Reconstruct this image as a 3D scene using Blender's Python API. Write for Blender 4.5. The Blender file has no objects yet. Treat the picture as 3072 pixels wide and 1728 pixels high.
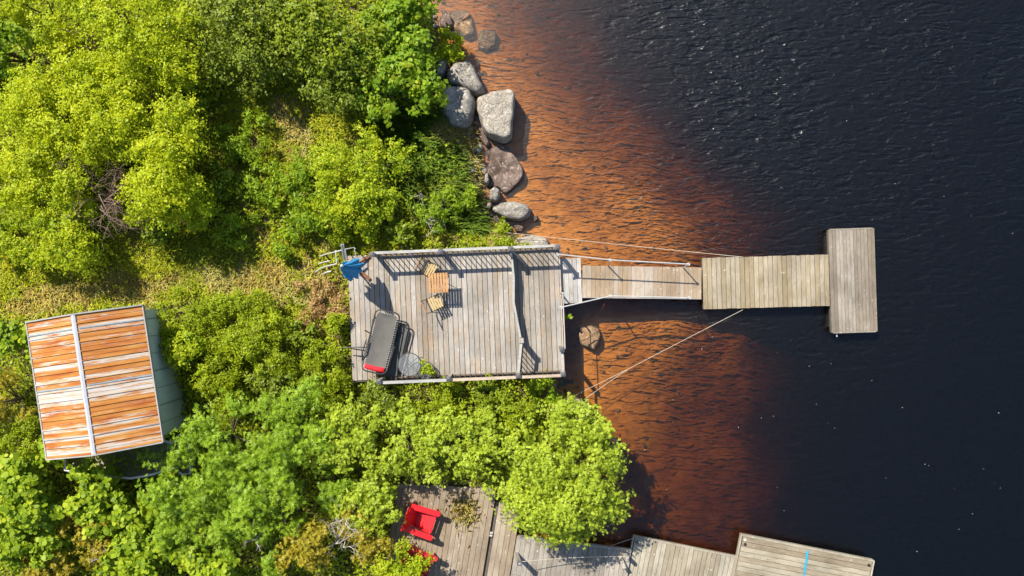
import bpy, math, random
import numpy as np
from mathutils import Vector, Matrix
random.seed(7)
RNG = np.random.default_rng(11)
S = bpy.context.scene
COL = S.collection
FPX, CAMH, CX, CY = 2625.0, 26.2, 1536.0, 864.0
K = 3072 / 2576

def W(px, py, z=0.0):
    """point of the place seen at photograph pixel (px, py), at height z above the water"""
    d = (CAMH - z) / FPX
    return ((px - CX) * d, -(py - CY) * d)

def Q(px, py, z=0.0):
    return W(px * K, py * K, z)

# ---------------------------------------------------------------- world, sun, camera
SUN = Vector((-0.50, 0.63, 1.0)).normalized()
world = bpy.data.worlds.new("World"); S.world = world; world.use_nodes = True
wn = world.node_tree.nodes
sk = wn.new('ShaderNodeTexSky'); sk.sky_type = 'NISHITA'; sk.sun_disc = False
sk.sun_elevation = math.asin(SUN.z); sk.sun_rotation = math.atan2(SUN.x, SUN.y)
sk.dust_density = .8; sk.air_density = 1.2; sk.ozone_density = 3.0
wl_ = world.node_tree.links
wtc = wn.new('ShaderNodeTexCoord')
dot = wn.new('ShaderNodeVectorMath'); dot.operation = 'DOT_PRODUCT'; wl_.new(wtc.outputs['Generated'], dot.inputs[0]); dot.inputs[1].default_value = Vector((-.22, .50, .84)).normalized()
bank_ = wn.new('ShaderNodeMapRange'); bank_.interpolation_type = 'SMOOTHSTEP'; bank_.inputs[1].default_value = .72; bank_.inputs[2].default_value = .99; wl_.new(dot.outputs['Value'], bank_.inputs[0])
cn = wn.new('ShaderNodeTexNoise'); cn.inputs['Scale'].default_value = 5.5; cn.inputs['Detail'].default_value = 5; wl_.new(wtc.outputs['Generated'], cn.inputs['Vector'])
cm = wn.new('ShaderNodeMapRange'); cm.interpolation_type = 'SMOOTHSTEP'; cm.inputs[1].default_value = .42; cm.inputs[2].default_value = .62; wl_.new(cn.outputs[0], cm.inputs[0])
cf = wn.new('ShaderNodeMath'); cf.operation = 'MULTIPLY'; wl_.new(bank_.outputs[0], cf.inputs[0]); wl_.new(cm.outputs[0], cf.inputs[1])
cx_m = wn.new('ShaderNodeMix'); cx_m.data_type = 'RGBA'; wl_.new(cf.outputs[0], cx_m.inputs[0]); wl_.new(sk.outputs[0], cx_m.inputs[6]); cx_m.inputs[7].default_value = (5, 6.2, 9, 1)
wl_.new(cx_m.outputs[2], wn['Background'].inputs[0])
wn['Background'].inputs[1].default_value = 0.095
sl = bpy.data.lights.new('sun', 'SUN'); sl.energy = 4.9; sl.angle = math.radians(0.5); sl.color = (1.0, 0.94, 0.82)
so = bpy.data.objects.new('sun', sl); COL.objects.link(so)
so.rotation_euler = SUN.to_track_quat('Z', 'Y').to_euler(); so.location = SUN * 60
cam = bpy.data.cameras.new('camera'); cam.lens = 36.0 * FPX / 3072; cam.sensor_width = 36; cam.clip_end = 2000
co = bpy.data.objects.new('camera', cam); COL.objects.link(co); co.location = (0, 0, CAMH); S.camera = co
S.view_settings.view_transform = 'Standard'; S.view_settings.look = 'None'
S.view_settings.exposure = 0.93; S.view_settings.gamma = 1.0
S.render.engine = 'CYCLES'
S.cycles.max_bounces = 6; S.cycles.transparent_max_bounces = 10
S.cycles.caustics_reflective = False; S.cycles.caustics_refractive = False

# ---------------------------------------------------------------- materials
def newmat(name):
    m = bpy.data.materials.new(name); m.use_nodes = True
    nt = m.node_tree
    return m, nt, nt.nodes['Principled BSDF'], nt.nodes['Material Output']

def ramp(nt, stops, src=None):
    r = nt.nodes.new('ShaderNodeValToRGB')
    e = r.color_ramp.elements
    while len(e) < len(stops): e.new(0.5)
    for k, (p, c) in enumerate(stops):
        e[k].position = p; e[k].color = (c[0], c[1], c[2], 1)
    if src is not None: nt.links.new(src, r.inputs[0])
    return r

def mapping(nt, coord, scale=(1, 1, 1), rot=(0, 0, 0)):
    mp = nt.nodes.new('ShaderNodeMapping')
    mp.inputs['Scale'].default_value = scale; mp.inputs['Rotation'].default_value = rot
    nt.links.new(coord, mp.inputs['Vector'])
    return mp.outputs[0]

def noise(nt, vec, scale, detail=3, rough=.55, dist=0.0):
    n = nt.nodes.new('ShaderNodeTexNoise')
    n.inputs['Scale'].default_value = scale; n.inputs['Detail'].default_value = detail
    n.inputs['Roughness'].default_value = rough; n.inputs['Distortion'].default_value = dist
    nt.links.new(vec, n.inputs['Vector'])
    return n.outputs[0]

def mix(nt, a, b, fac, mode='MIX'):
    m = nt.nodes.new('ShaderNodeMix'); m.data_type = 'RGBA'; m.blend_type = mode
    for sock, v in ((m.inputs[0], fac), (m.inputs[6], a), (m.inputs[7], b)):
        if hasattr(v, 'is_output'): nt.links.new(v, sock)
        elif isinstance(v, (int, float)): sock.default_value = v
        else: sock.default_value = (v[0], v[1], v[2], 1)
    return m.outputs[2]

def math_(nt, op, a, b=None, clamp=False):
    m = nt.nodes.new('ShaderNodeMath'); m.operation = op; m.use_clamp = clamp
    for sock, v in ((m.inputs[0], a), (m.inputs[1], b)):
        if v is None: continue
        if hasattr(v, 'is_output'): nt.links.new(v, sock)
        else: sock.default_value = v
    return m.outputs[0]

def bump(nt, h, bsdf, strength=.4, dist=.02):
    b = nt.nodes.new('ShaderNodeBump'); b.inputs['Strength'].default_value = strength; b.inputs['Distance'].default_value = dist
    nt.links.new(h, b.inputs['Height']); nt.links.new(b.outputs[0], bsdf.inputs['Normal'])
    return b

def obj_coord(nt): return nt.nodes.new('ShaderNodeTexCoord').outputs['Object']
def island(nt): return nt.nodes.new('ShaderNodeNewGeometry').outputs['Random Per Island']

def wood_mat(name, tints, axis='Y', warm=(.30, .19, .10), warm_amt=.45, pale=(.50, .475, .45), rough=.85, speck=.8):
    m, nt, b, out = newmat(name)
    oc = obj_coord(nt); rnd = island(nt)
    # shift the grain from board to board
    off = nt.nodes.new('ShaderNodeVectorMath'); off.operation = 'ADD'
    cmb = nt.nodes.new('ShaderNodeCombineXYZ')
    nt.links.new(math_(nt, 'MULTIPLY', rnd, 37.0), cmb.inputs[0]); nt.links.new(math_(nt, 'MULTIPLY', rnd, 91.0), cmb.inputs[1])
    nt.links.new(oc, off.inputs[0]); nt.links.new(cmb.outputs[0], off.inputs[1])
    v = off.outputs[0]
    st = (1, .09, 1) if axis == 'Y' else (.09, 1, 1)
    n = len(tints)
    base = ramp(nt, [((k + .0) / n, t) for k, t in enumerate(tints)], rnd).outputs[0]
    g = noise(nt, mapping(nt, v, st), 42, 4, .65)
    gr = ramp(nt, [(.25, (.62, .60, .58)), (.5, (1, 1, 1)), (.78, (1.18, 1.17, 1.15))], g).outputs[0]
    c = mix(nt, base, gr, 1.0, 'MULTIPLY')
    st2 = (1, .25, 1) if axis == 'Y' else (.25, 1, 1)
    wv = ramp(nt, [(.50, (0, 0, 0)), (.68, (1, 1, 1))], noise(nt, mapping(nt, v, st2), 5, 3)).outputs[0]
    c = mix(nt, c, warm, math_(nt, 'MULTIPLY', wv, warm_amt))
    big = ramp(nt, [(.35, (.80, .80, .80)), (.65, (1.1, 1.1, 1.1))], noise(nt, oc, .9, 3)).outputs[0]
    c = mix(nt, c, big, 1.0, 'MULTIPLY')
    sp = ramp(nt, [(.63, (0, 0, 0)), (.70, (1, 1, 1))], noise(nt, mapping(nt, v, (1, .7, 1)), 9, 4, .7)).outputs[0]
    c = mix(nt, c, pale, math_(nt, 'MULTIPLY', sp, speck))
    kn = ramp(nt, [(.72, (0, 0, 0)), (.76, (1, 1, 1))], noise(nt, v, 13, 1)).outputs[0]
    c = mix(nt, c, (.10, .07, .05), math_(nt, 'MULTIPLY', kn, .7))
    nt.links.new(c, b.inputs['Base Color']); b.inputs['Roughness'].default_value = rough
    b.inputs['Specular IOR Level'].default_value = .2
    bump(nt, g, b, .35, .006)
    return m

def plain(name, col, rough=.6, metal=0.0, var=.25, scale=12, spec=.3):
    m, nt, b, out = newmat(name)
    n = noise(nt, obj_coord(nt), scale, 4, .6)
    r = ramp(nt, [(.3, [c * (1 - var) for c in col]), (.7, [c * (1 + var) for c in col])], n)
    nt.links.new(r.outputs[0], b.inputs['Base Color'])
    b.inputs['Roughness'].default_value = rough; b.inputs['Metallic'].default_value = metal
    b.inputs['Specular IOR Level'].default_value = spec
    bump(nt, n, b, .1, .004)
    return m

def leaf_mat(name, cols, trans=.48, spec=.25, rough=.5, clump=1.3, tip=None):
    """cols: list of base colours, one picked per leaf; clumps drift between them"""
    m, nt, b, out = newmat(name)
    rnd = island(nt); oc = obj_coord(nt)
    cl = noise(nt, oc, clump, 2, .5)
    f = math_(nt, 'ADD', math_(nt, 'MULTIPLY', rnd, .55), math_(nt, 'MULTIPLY', math_(nt, 'SUBTRACT', cl, .25), .95), True)
    n = len(cols)
    c = ramp(nt, [(k / max(1, n - 1), t) for k, t in enumerate(cols)], f).outputs[0]
    nt.links.new(c, b.inputs['Base Color']); b.inputs['Roughness'].default_value = rough
    b.inputs['Specular IOR Level'].default_value = spec
    t = nt.nodes.new('ShaderNodeBsdfTranslucent')
    c2 = mix(nt, c, (1.25, 1.15, .5), 1.0, 'MULTIPLY')
    nt.links.new(c2, t.inputs[0])
    mx = nt.nodes.new('ShaderNodeMixShader'); mx.inputs[0].default_value = trans
    nt.links.new(b.outputs[0], mx.inputs[1]); nt.links.new(t.outputs[0], mx.inputs[2]); nt.links.new(mx.outputs[0], out.inputs[0])
    return m

M = {}
M['deck'] = wood_mat('grey deck wood', [(.225, .20, .168), (.285, .258, .225), (.195, .162, .128), (.315, .29, .26), (.245, .208, .167), (.265, .242, .216)], 'Y')
M['step'] = wood_mat('step wood', [(.32, .305, .29), (.36, .35, .335), (.29, .27, .25)], 'Y', warm_amt=.15)
M['gang'] = wood_mat('gangway wood', [(.30, .23, .165), (.28, .21, .14), (.33, .285, .24), (.31, .245, .18), (.27, .20, .135)], 'Y', warm=(.30, .19, .10))
M['dock'] = wood_mat('dock wood', [(.25, .205, .14), (.215, .17, .108), (.29, .245, .18), (.235, .188, .12), (.265, .225, .165)], 'Y', warm=(.17, .12, .045), pale=(.46, .42, .33))
M['tfloat'] = wood_mat('worn float wood', [(.175, .145, .112), (.215, .18, .142), (.145, .115, .085), (.245, .215, .178)], 'Y', warm=(.12, .09, .06), pale=(.44, .41, .36), speck=.7)
M['old'] = wood_mat('old landing wood', [(.25, .20, .145), (.215, .165, .115), (.29, .24, .18), (.235, .185, .13)], 'Y', warm=(.17, .11, .06))
M['ramp'] = wood_mat('ramp wood', [(.24, .21, .175), (.20, .175, .145), (.28, .25, .21)], 'Y', warm=(.17, .13, .09))
M['float2'] = wood_mat('float wood', [(.26, .225, .165), (.23, .195, .14), (.30, .27, .21)], 'Y', warm=(.17, .12, .07), pale=(.46, .43, .36))
M['float3'] = wood_mat('float wood lengthwise', [(.22, .18, .125), (.25, .21, .15), (.19, .15, .10), (.27, .235, .175)], 'X', warm=(.12, .085, .05), pale=(.45, .41, .34), speck=.75)
M['rail'] = wood_mat('pale rail wood', [(.29, .275, .255), (.32, .31, .29)], 'X', warm_amt=.15)
M['rail_warm'] = wood_mat('warm rail wood', [(.34, .26, .19), (.37, .29, .22)], 'X')
M['post'] = wood_mat('post wood', [(.27, .24, .21), (.30, .27, .235)], 'Y')
M['beam'] = plain('dark joist wood', (.09, .075, .06), .9)
M['baluster'] = plain('bronze metal', (.055, .045, .04), .45, .5); M['low_rail'] = plain('dark brown lower rail', (.12, .085, .06), .8, 0, .3, 10)  # lower rail is a darker brown than the top rails
M['cap'] = plain('grey post cap', (.085, .08, .088), .5, 0, .15, 8)
M['white_pipe'] = plain('galvanised pipe', (.40, .39, .37), .45, .15, .12, 9)
M['rope'] = plain('pale rope', (.42, .37, .29), .9, 0, .35, 30)
M['steel'] = plain('dark steel tube', (.045, .042, .04), .4, .6, .3)
M['black'] = plain('black paint', (.02, .018, .018), .5)
M['sling'] = plain('grey sling mesh', (.088, .082, .072), .8, 0, .12, 5)
M['sling_dark'] = plain('dark sling mesh', (.07, .072, .066), .8, 0, .15, 6)
M['white'] = plain('white cord', (.7, .7, .68), .6)
M['red_pad'] = plain('red cushion', (.50, .012, .02), .7, 0, .2, 14)
M['red'] = plain('red plastic', (.60, .008, .012), .38, 0, .08, 6, .5)
M['red_dark'] = plain('faded dark red plastic', (.33, .012, .016), .45, 0, .12, 6, .5)
M['blue'] = plain('blue canvas', (.03, .215, .43), .85, 0, .22, 7)
M['brown'] = plain('brown stained wood', (.15, .055, .022), .6, 0, .3, 18)
M['acacia'] = wood_mat('orange slat wood', [(.38, .205, .085), (.34, .18, .075), (.41, .225, .10)], 'Y', warm_amt=.1, speck=.05)
M['yellow_slat'] = wood_mat('yellow slat wood', [(.40, .29, .125), (.36, .255, .105), (.43, .32, .15)], 'Y', warm_amt=.1, speck=.05)
M['bluestrip'] = plain('blue tarp strip', (.02, .26, .42), .5, 0, .2, 10)
M['teal'] = None

# glass table top
m, nt, b, out = newmat('table glass')
tr = nt.nodes.new('ShaderNodeBsdfTransparent'); tr.inputs[0].default_value = (.9, .91, .9, 1)
gl = nt.nodes.new('ShaderNodeBsdfGlossy'); gl.inputs['Roughness'].default_value = .08
mx = nt.nodes.new('ShaderNodeMixShader'); mx.inputs[0].default_value = .10
df = nt.nodes.new('ShaderNodeBsdfDiffuse'); df.inputs[0].default_value = (.45, .45, .43, 1)
mx2 = nt.nodes.new('ShaderNodeMixShader'); mx2.inputs[0].default_value = .10
nt.links.new(tr.outputs[0], mx.inputs[1]); nt.links.new(gl.outputs[0], mx.inputs[2])
nt.links.new(mx.outputs[0], mx2.inputs[1]); nt.links.new(df.outputs[0], mx2.inputs[2]); nt.links.new(mx2.outputs[0], out.inputs[0])
M['glass'] = m

# leaves
M['lf_yellow'] = leaf_mat('yellow green leaves', [(0.141, 0.219, 0.006), (0.319, 0.402, 0.009), (0.480, 0.537, 0.013), (0.580, 0.590, 0.022)])
M['lf_yel2'] = leaf_mat('sunny shrub leaves', [(0.116, 0.203, 0.007), (0.275, 0.372, 0.011), (0.449, 0.509, 0.015), (0.557, 0.562, 0.022)])
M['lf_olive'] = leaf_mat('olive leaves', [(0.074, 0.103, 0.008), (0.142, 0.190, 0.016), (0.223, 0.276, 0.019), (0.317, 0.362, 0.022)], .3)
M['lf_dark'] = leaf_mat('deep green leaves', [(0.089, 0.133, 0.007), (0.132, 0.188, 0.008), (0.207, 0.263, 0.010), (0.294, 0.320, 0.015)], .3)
M['lf_bright'] = leaf_mat('bright green leaves', [(0.076, 0.161, 0.009), (0.162, 0.283, 0.013), (0.275, 0.389, 0.019), (0.465, 0.478, 0.031)])
M['lf_herb'] = leaf_mat('herb leaves', [(0.090, 0.179, 0.010), (0.190, 0.303, 0.014), (0.318, 0.427, 0.020), (0.463, 0.516, 0.030)])
M['lf_small'] = leaf_mat('small shrub leaves', [(0.123, 0.153, 0.006), (0.237, 0.301, 0.009), (0.359, 0.441, 0.013), (0.509, 0.512, 0.020)])
M['lf_round'] = leaf_mat('round leaves', [(0.087, 0.155, 0.008), (0.198, 0.298, 0.013), (0.348, 0.448, 0.021), (0.523, 0.546, 0.033)])
M['lf_fir'] = leaf_mat('fir sprigs', [(0.084, 0.165, 0.011), (0.180, 0.294, 0.016), (0.283, 0.408, 0.022), (0.383, 0.490, 0.038)], .3)
M['lf_larch'] = leaf_mat('pale conifer sprigs', [(0.141, 0.204, 0.015), (0.265, 0.350, 0.023), (0.379, 0.462, 0.032), (0.476, 0.552, 0.056)], .32)
M['lf_juniper'] = leaf_mat('golden juniper sprigs', [(0.239, 0.211, 0.018), (0.328, 0.275, 0.020), (0.432, 0.333, 0.026)], .3)
M['lf_rust'] = leaf_mat('dry reddish bracken', [(0.230, 0.109, 0.042), (0.369, 0.218, 0.085), (0.462, 0.307, 0.127), (0.346, 0.282, 0.070)], .3)
M['grass'] = leaf_mat('grass blades', [(0.239, 0.301, 0.016), (0.381, 0.440, 0.021), (0.523, 0.532, 0.030), (0.600, 0.600, 0.059)], .35, clump=.7)
M['grass_dark'] = leaf_mat('bank grass blades', [(0.101, 0.191, 0.022), (0.162, 0.287, 0.030), (0.242, 0.363, 0.041), (0.484, 0.439, 0.102)], .35, clump=.9)
M['straw'] = leaf_mat('dry grass blades', [(0.427, 0.327, 0.047), (0.600, 0.444, 0.104), (0.600, 0.573, 0.179), (0.600, 0.600, 0.255)], .3, clump=.9)
M['cover'] = leaf_mat('ground cover leaves', [(0.068, 0.109, 0.020), (0.115, 0.166, 0.026), (0.176, 0.230, 0.031)], .3)
M['bark'] = plain('grey brown bark', (.12, .09, .065), .9, 0, .35, 20)
M['deadwood'] = plain('bleached dead wood', (.40, .35, .30), .85, 0, .3, 20)
M['deadwood_dark'] = plain('brown dead wood', (.20, .13, .10), .85, 0, .35, 20)

# rock
def rock_mat(name, dark, lightc, lich):
    m, nt, b, out = newmat(name)
    oc = obj_coord(nt)
    n1 = noise(nt, oc, 2.2, 6, .65); n2 = noise(nt, oc, 26, 5, .7); n3 = noise(nt, oc, 7, 5, .75, .6)
    c = ramp(nt, [(.32, dark), (.52, [(d + l) / 2 for d, l in zip(dark, lightc)]), (.68, lightc)], n1).outputs[0]
    c = mix(nt, c, ramp(nt, [(.3, (.55, .55, .55)), (.7, (1.3, 1.3, 1.3))], n2).outputs[0], 1.0, 'MULTIPLY')
    c = mix(nt, c, lich, ramp(nt, [(.55, (0, 0, 0)), (.62, (1, 1, 1))], n3).outputs[0])
    dk = ramp(nt, [(.62, (0, 0, 0)), (.70, (1, 1, 1))], noise(nt, oc, 4.3, 6, .8)).outputs[0]
    c = mix(nt, c, (.06, .055, .05), math_(nt, 'MULTIPLY', dk, .6))
    nt.links.new(c, b.inputs['Base Color']); b.inputs['Roughness'].default_value = .9; b.inputs['Specular IOR Level'].default_value = .2
    vo = nt.nodes.new('ShaderNodeTexVoronoi'); vo.feature = 'DISTANCE_TO_EDGE'; vo.inputs['Scale'].default_value = 2.6
    dv = nt.nodes.new('ShaderNodeVectorMath'); dv.operation = 'ADD'; nz = nt.nodes.new('ShaderNodeTexNoise'); nz.inputs['Scale'].default_value = 3; nt.links.new(oc, nz.inputs['Vector'])
    nt.links.new(oc, dv.inputs[0]); nt.links.new(nz.outputs['Color'], dv.inputs[1]); nt.links.new(dv.outputs[0], vo.inputs['Vector'])
    ck = ramp(nt, [(.0, (0, 0, 0)), (.035, (1, 1, 1))], vo.outputs['Distance']).outputs[0]
    c = mix(nt, (.07, .06, .05), c, math_(nt, 'ADD', math_(nt, 'MULTIPLY', ck, .1 if name.startswith('brown') else .5), .9 if name.startswith('brown') else .5))
    gp = nt.nodes.new('ShaderNodeNewGeometry'); sz = nt.nodes.new('ShaderNodeSeparateXYZ'); nt.links.new(gp.outputs['Position'], sz.inputs[0])
    wet = ramp(nt, [(.06, (1, 1, 1)), (.16, (0, 0, 0))], math_(nt, 'ADD', sz.outputs[2], math_(nt, 'MULTIPLY', n3, .08))).outputs[0]
    if not name.startswith('brown'): c = mix(nt, c, mix(nt, c, (.38, .33, .29), 1.0, 'MULTIPLY'), wet)
    nt.links.new(c, b.inputs['Base Color'])
    bump(nt, math_(nt, 'ADD', math_(nt, 'ADD', n2, n1), math_(nt, 'MULTIPLY', ck, .4)), b, .9, .05)
    return m
M['rock'] = rock_mat('granite', (.21, .185, .155), (.40, .36, .305), (.46, .43, .385))
M['rock_pale'] = rock_mat('pale granite', (.29, .25, .20), (.43, .375, .305), (.50, .46, .40))
M['rock_wet'] = rock_mat('wet mottled rock', (.09, .06, .045), (.26, .19, .155), (.34, .27, .235))
M['rock_brown'] = rock_mat('brown tannin stained rock', (.22, .13, .07), (.34, .22, .13), (.42, .31, .20))

# ---------------------------------------------------------------- mesh helper
class MB:
    def __init__(s): s.v = []; s.f = []
    def add(s, vs, fs):
        o = len(s.v); s.v += [tuple(p) for p in vs]; s.f += [tuple(o + i for i in f) for f in fs]
    def hexa(s, p):      # 8 points: bottom 4 ccw, top 4 ccw
        s.add(p, [(3, 2, 1, 0), (4, 5, 6, 7), (0, 1, 5, 4), (1, 2, 6, 5), (2, 3, 7, 6), (3, 0, 4, 7)])
    def box(s, x0, x1, y0, y1, z0, z1):
        s.hexa([(x0, y0, z0), (x1, y0, z0), (x1, y1, z0), (x0, y1, z0), (x0, y0, z1), (x1, y0, z1), (x1, y1, z1), (x0, y1, z1)])
    def bar(s, a, b, w, h, up=(0, 0, 1)):
        a, b = Vector(a), Vector(b); d = (b - a).normalized(); u = Vector(up)
        if abs(d.dot(u)) > .98: u = Vector((0, 1, 0))
        r = d.cross(u).normalized() * (w / 2); u = r.cross(d).normalized() * (h / 2)
        s.hexa([a - r - u, a + r - u, b + r - u, b - r - u, a - r + u, a + r + u, b + r + u, b - r + u])
    def tube(s, pts, r, n=7, closed=False):
        pts = [Vector(p) for p in pts]; rs = r if isinstance(r, (list, tuple)) else [r] * len(pts)
        N = len(pts); o = len(s.v); prev = None
        for i, p in enumerate(pts):
            t = (pts[(i + 1) % N] - pts[i - 1]) if closed else (pts[min(i + 1, N - 1)] - pts[max(i - 1, 0)])
            t = t.normalized() if t.length > 1e-9 else Vector((0, 0, 1))
            a = prev if prev is not None else (Vector((0, 0, 1)) if abs(t.z) < .9 else Vector((1, 0, 0)))
            u = (a - t * a.dot(t)).normalized(); prev = u; w = t.cross(u)
            for k in range(n):
                an = 2 * math.pi * k / n
                s.v.append(tuple(p + (u * math.cos(an) + w * math.sin(an)) * rs[i]))
        for i in range(N if closed else N - 1):
            j = (i + 1) % N
            for k in range(n):
                k2 = (k + 1) % n
                s.f.append((o + i * n + k, o + i * n + k2, o + j * n + k2, o + j * n + k))
        if not closed:
            s.f.append(tuple(o + k for k in range(n))[::-1]); s.f.append(tuple(o + (N - 1) * n + k for k in range(n)))
    def disc(s, c, r, z0, z1, n=24, axis=None):
        o = len(s.v)
        for z in (z0, z1):
            for k in range(n):
                a = 2 * math.pi * k / n
                s.v.append((c[0] + r * math.cos(a), c[1] + r * math.sin(a), z))
        s.f.append(tuple(o + k for k in range(n))[::-1]); s.f.append(tuple(o + n + k for k in range(n)))
        for k in range(n):
            k2 = (k + 1) % n
            s.f.append((o + k, o + k2, o + n + k2, o + n + k))
    def build(s, name, mat, parent=None, smooth=False, loc=None, bevel=0):
        me = bpy.data.meshes.new(name); me.from_pydata(s.v, [], s.f); me.update()
        if smooth: me.polygons.foreach_set('use_smooth', [True] * len(me.polygons))
        o = bpy.data.objects.new(name, me); COL.objects.link(o); me.materials.append(mat)
        if parent is not None: o.parent = parent
        if loc: o.location = loc
        if bevel:
            bv = o.modifiers.new('bevel', 'BEVEL'); bv.width = bevel; bv.segments = 2; bv.limit_method = 'ANGLE'
        return o

def tag(o, label=None, cat=None, group=None, kind=None):
    if label: o['label'] = label
    if cat: o['category'] = cat
    if group: o['group'] = group
    if kind: o['kind'] = kind
    return o

def thing(name, label, cat, loc=(0, 0, 0), rz=0.0, group=None):
    o = bpy.data.objects.new(name, None); COL.objects.link(o); o.empty_display_size = .3
    o.location = loc; o.rotation_euler = (0, 0, rz)
    return tag(o, label, cat, group)

def fast_mesh(name, V, F, mat, parent=None, nper=4):
    me = bpy.data.meshes.new(name)
    me.vertices.add(len(V)); me.vertices.foreach_set('co', V.astype(np.float32).ravel())
    nf = len(F); me.loops.add(nf * nper); me.loops.foreach_set('vertex_index', F.astype(np.int32).ravel())
    me.polygons.add(nf); me.polygons.foreach_set('loop_start', np.arange(0, nf * nper, nper, dtype=np.int32))
    me.update(calc_edges=True); me.materials.append(mat)
    o = bpy.data.objects.new(name, me); COL.objects.link(o)
    if parent is not None: o.parent = parent
    return o

# ---------------------------------------------------------------- terrain
SHORE = [(-400, 1060), (0, 1075), (60, 1100), (100, 1108), (200, 1130), (280, 1172), (340, 1205), (420, 1218), (500, 1215), (560, 1238), (600, 1300), (625, 1372), (650, 1390),
         (720, 1350), (900, 1335), (970, 1395), (1010, 1436), (1050, 1480), (1090, 1488), (1150, 1440), (1250, 1335), (1330, 1300), (1449, 1285), (1900, 1260)]
MID = [(-400, 1130), (0, 1170), (200, 1300), (300, 1370), (400, 1440), (480, 1540), (550, 1650), (640, 1700), (800, 1720), (900, 1650), (1000, 1570), (1100, 1530), (1200, 1460), (1449, 1420), (1900, 1420)]
DROP = [(-400, 1420), (0, 1450), (200, 1550), (400, 1740), (550, 1890), (800, 1890), (1000, 1900), (1200, 1905), (1449, 1885), (1900, 1885)]
SC = 26.1 / FPX * K
def _tab(t):
    ys = np.array([-(p[0] * K - CY) * 26.1 / FPX for p in t])[::-1]; xs = np.array([(p[1] * K - CX) * 26.1 / FPX for p in t])[::-1]
    return ys, xs
TS, TM, TD = _tab(SHORE), _tab(MID), _tab(DROP)
def _vn(x, y, seed):      # cheap smooth value noise
    r = np.random.default_rng(seed); T = r.random((64, 64))
    xi = np.floor(x).astype(int); yi = np.floor(y).astype(int); fx = x - xi; fy = y - yi
    fx = fx * fx * (3 - 2 * fx); fy = fy * fy * (3 - 2 * fy)
    g = lambda a, b: T[a % 64, b % 64]
    return (g(xi, yi) * (1 - fx) + g(xi + 1, yi) * fx) * (1 - fy) + (g(xi, yi + 1) * (1 - fx) + g(xi + 1, yi + 1) * fx) * fy
def ground_z(x, y):
    x = np.asarray(x, float); y = np.asarray(y, float)
    xs, xm, xd = np.interp(y, *TS), np.interp(y, *TM), np.interp(y, *TD)
    d = xs - x
    land = .84 * (1 - np.exp(-np.maximum(d, 0) / .75)) + .014 * np.maximum(d, 0) + .10 * (_vn(x * .8, y * .8, 3) - .5) * np.minimum(1, np.maximum(d, 0)) + .05 * (_vn(x * 2.5, y * 2.5, 5) - .5) * np.minimum(1, np.maximum(d, 0))
    e = -d
    a = np.clip(e / np.maximum(xm - xs, .3), 0, 1); bb = np.clip((x - xm) / np.maximum(xd - xm, .3), 0, 1); cc = np.clip((x - xd) / 6.0, 0, 1)
    lake = -.05 - .30 * a ** .8 - .80 * bb - 3.2 * cc + .12 * (_vn(x * 1.1, y * 1.1, 8) - .5) * a + .42 * (_vn(x * .6 + 9, y * .6, 9) - .5) * bb + .16 * (_vn(x * 1.9 + 9, y * 1.9, 19) - .5) * bb
    yg, xg0, xg1 = -(757 * K - CY) * 26.1 / FPX, (1400 * K - CX) * 26.1 / FPX, (1800 * K - CX) * 26.1 / FPX   # trough added under the gangway so its shadow band looks darker
    lake = lake - .55 * np.exp(-((y - yg) / .30) ** 2) / (1 + np.exp(-(x - xg0) * 6)) / (1 + np.exp((x - xg1) * 5))
    xe = (1432 * K - CX) * 26.1 / FPX
    lake = lake - .45 * np.exp(-((x - xe) / .30) ** 2) / (1 + np.exp(-(yg - y) * 6)) / (1 + np.exp((yg - 2.0 - y) * 6))  # second added trough, darkens the shadow along the deck end
    return np.where(d > 0, land, lake)
def gz(x, y): return float(ground_z(x, y))

m, nt, b, out = newmat('ground soil and lake bed')
geo = nt.nodes.new('ShaderNodeNewGeometry'); sep = nt.nodes.new('ShaderNodeSeparateXYZ'); nt.links.new(geo.outputs['Position'], sep.inputs[0])
P = geo.outputs['Position']
n1 = noise(nt, P, 1.1, 5, .6); n2 = noise(nt, P, 9, 5, .7)
soil = ramp(nt, [(.3, (.045, .04, .018)), (.5, (.085, .075, .03)), (.7, (.16, .125, .06))], n1).outputs[0]
soil = mix(nt, soil, ramp(nt, [(.3, (.5, .5, .5)), (.7, (1.4, 1.4, 1.4))], n2).outputs[0], 1.0, 'MULTIPLY')
bed = ramp(nt, [(.28, (.42, .155, .03)), (.5, (.66, .265, .055)), (.72, (.72, .33, .085))], noise(nt, P, .55, 5, .55)).outputs[0]
bed = mix(nt, bed, ramp(nt, [(.30, (.50, .50, .50)), (.46, (.95, .95, .95)), (.7, (1.15, 1.15, 1.15))], noise(nt, P, 3.2, 5, .7)).outputs[0], 1.0, 'MULTIPLY')
f = math_(nt, 'MULTIPLY', math_(nt, 'ADD', sep.outputs[2], .02), 14.0, True)
c = mix(nt, bed, soil, f)
nt.links.new(c, b.inputs['Base Color']); b.inputs['Roughness'].default_value = .95; b.inputs['Specular IOR Level'].default_value = .1
bump(nt, n2, b, .5, .03)
M['ground'] = m

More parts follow.
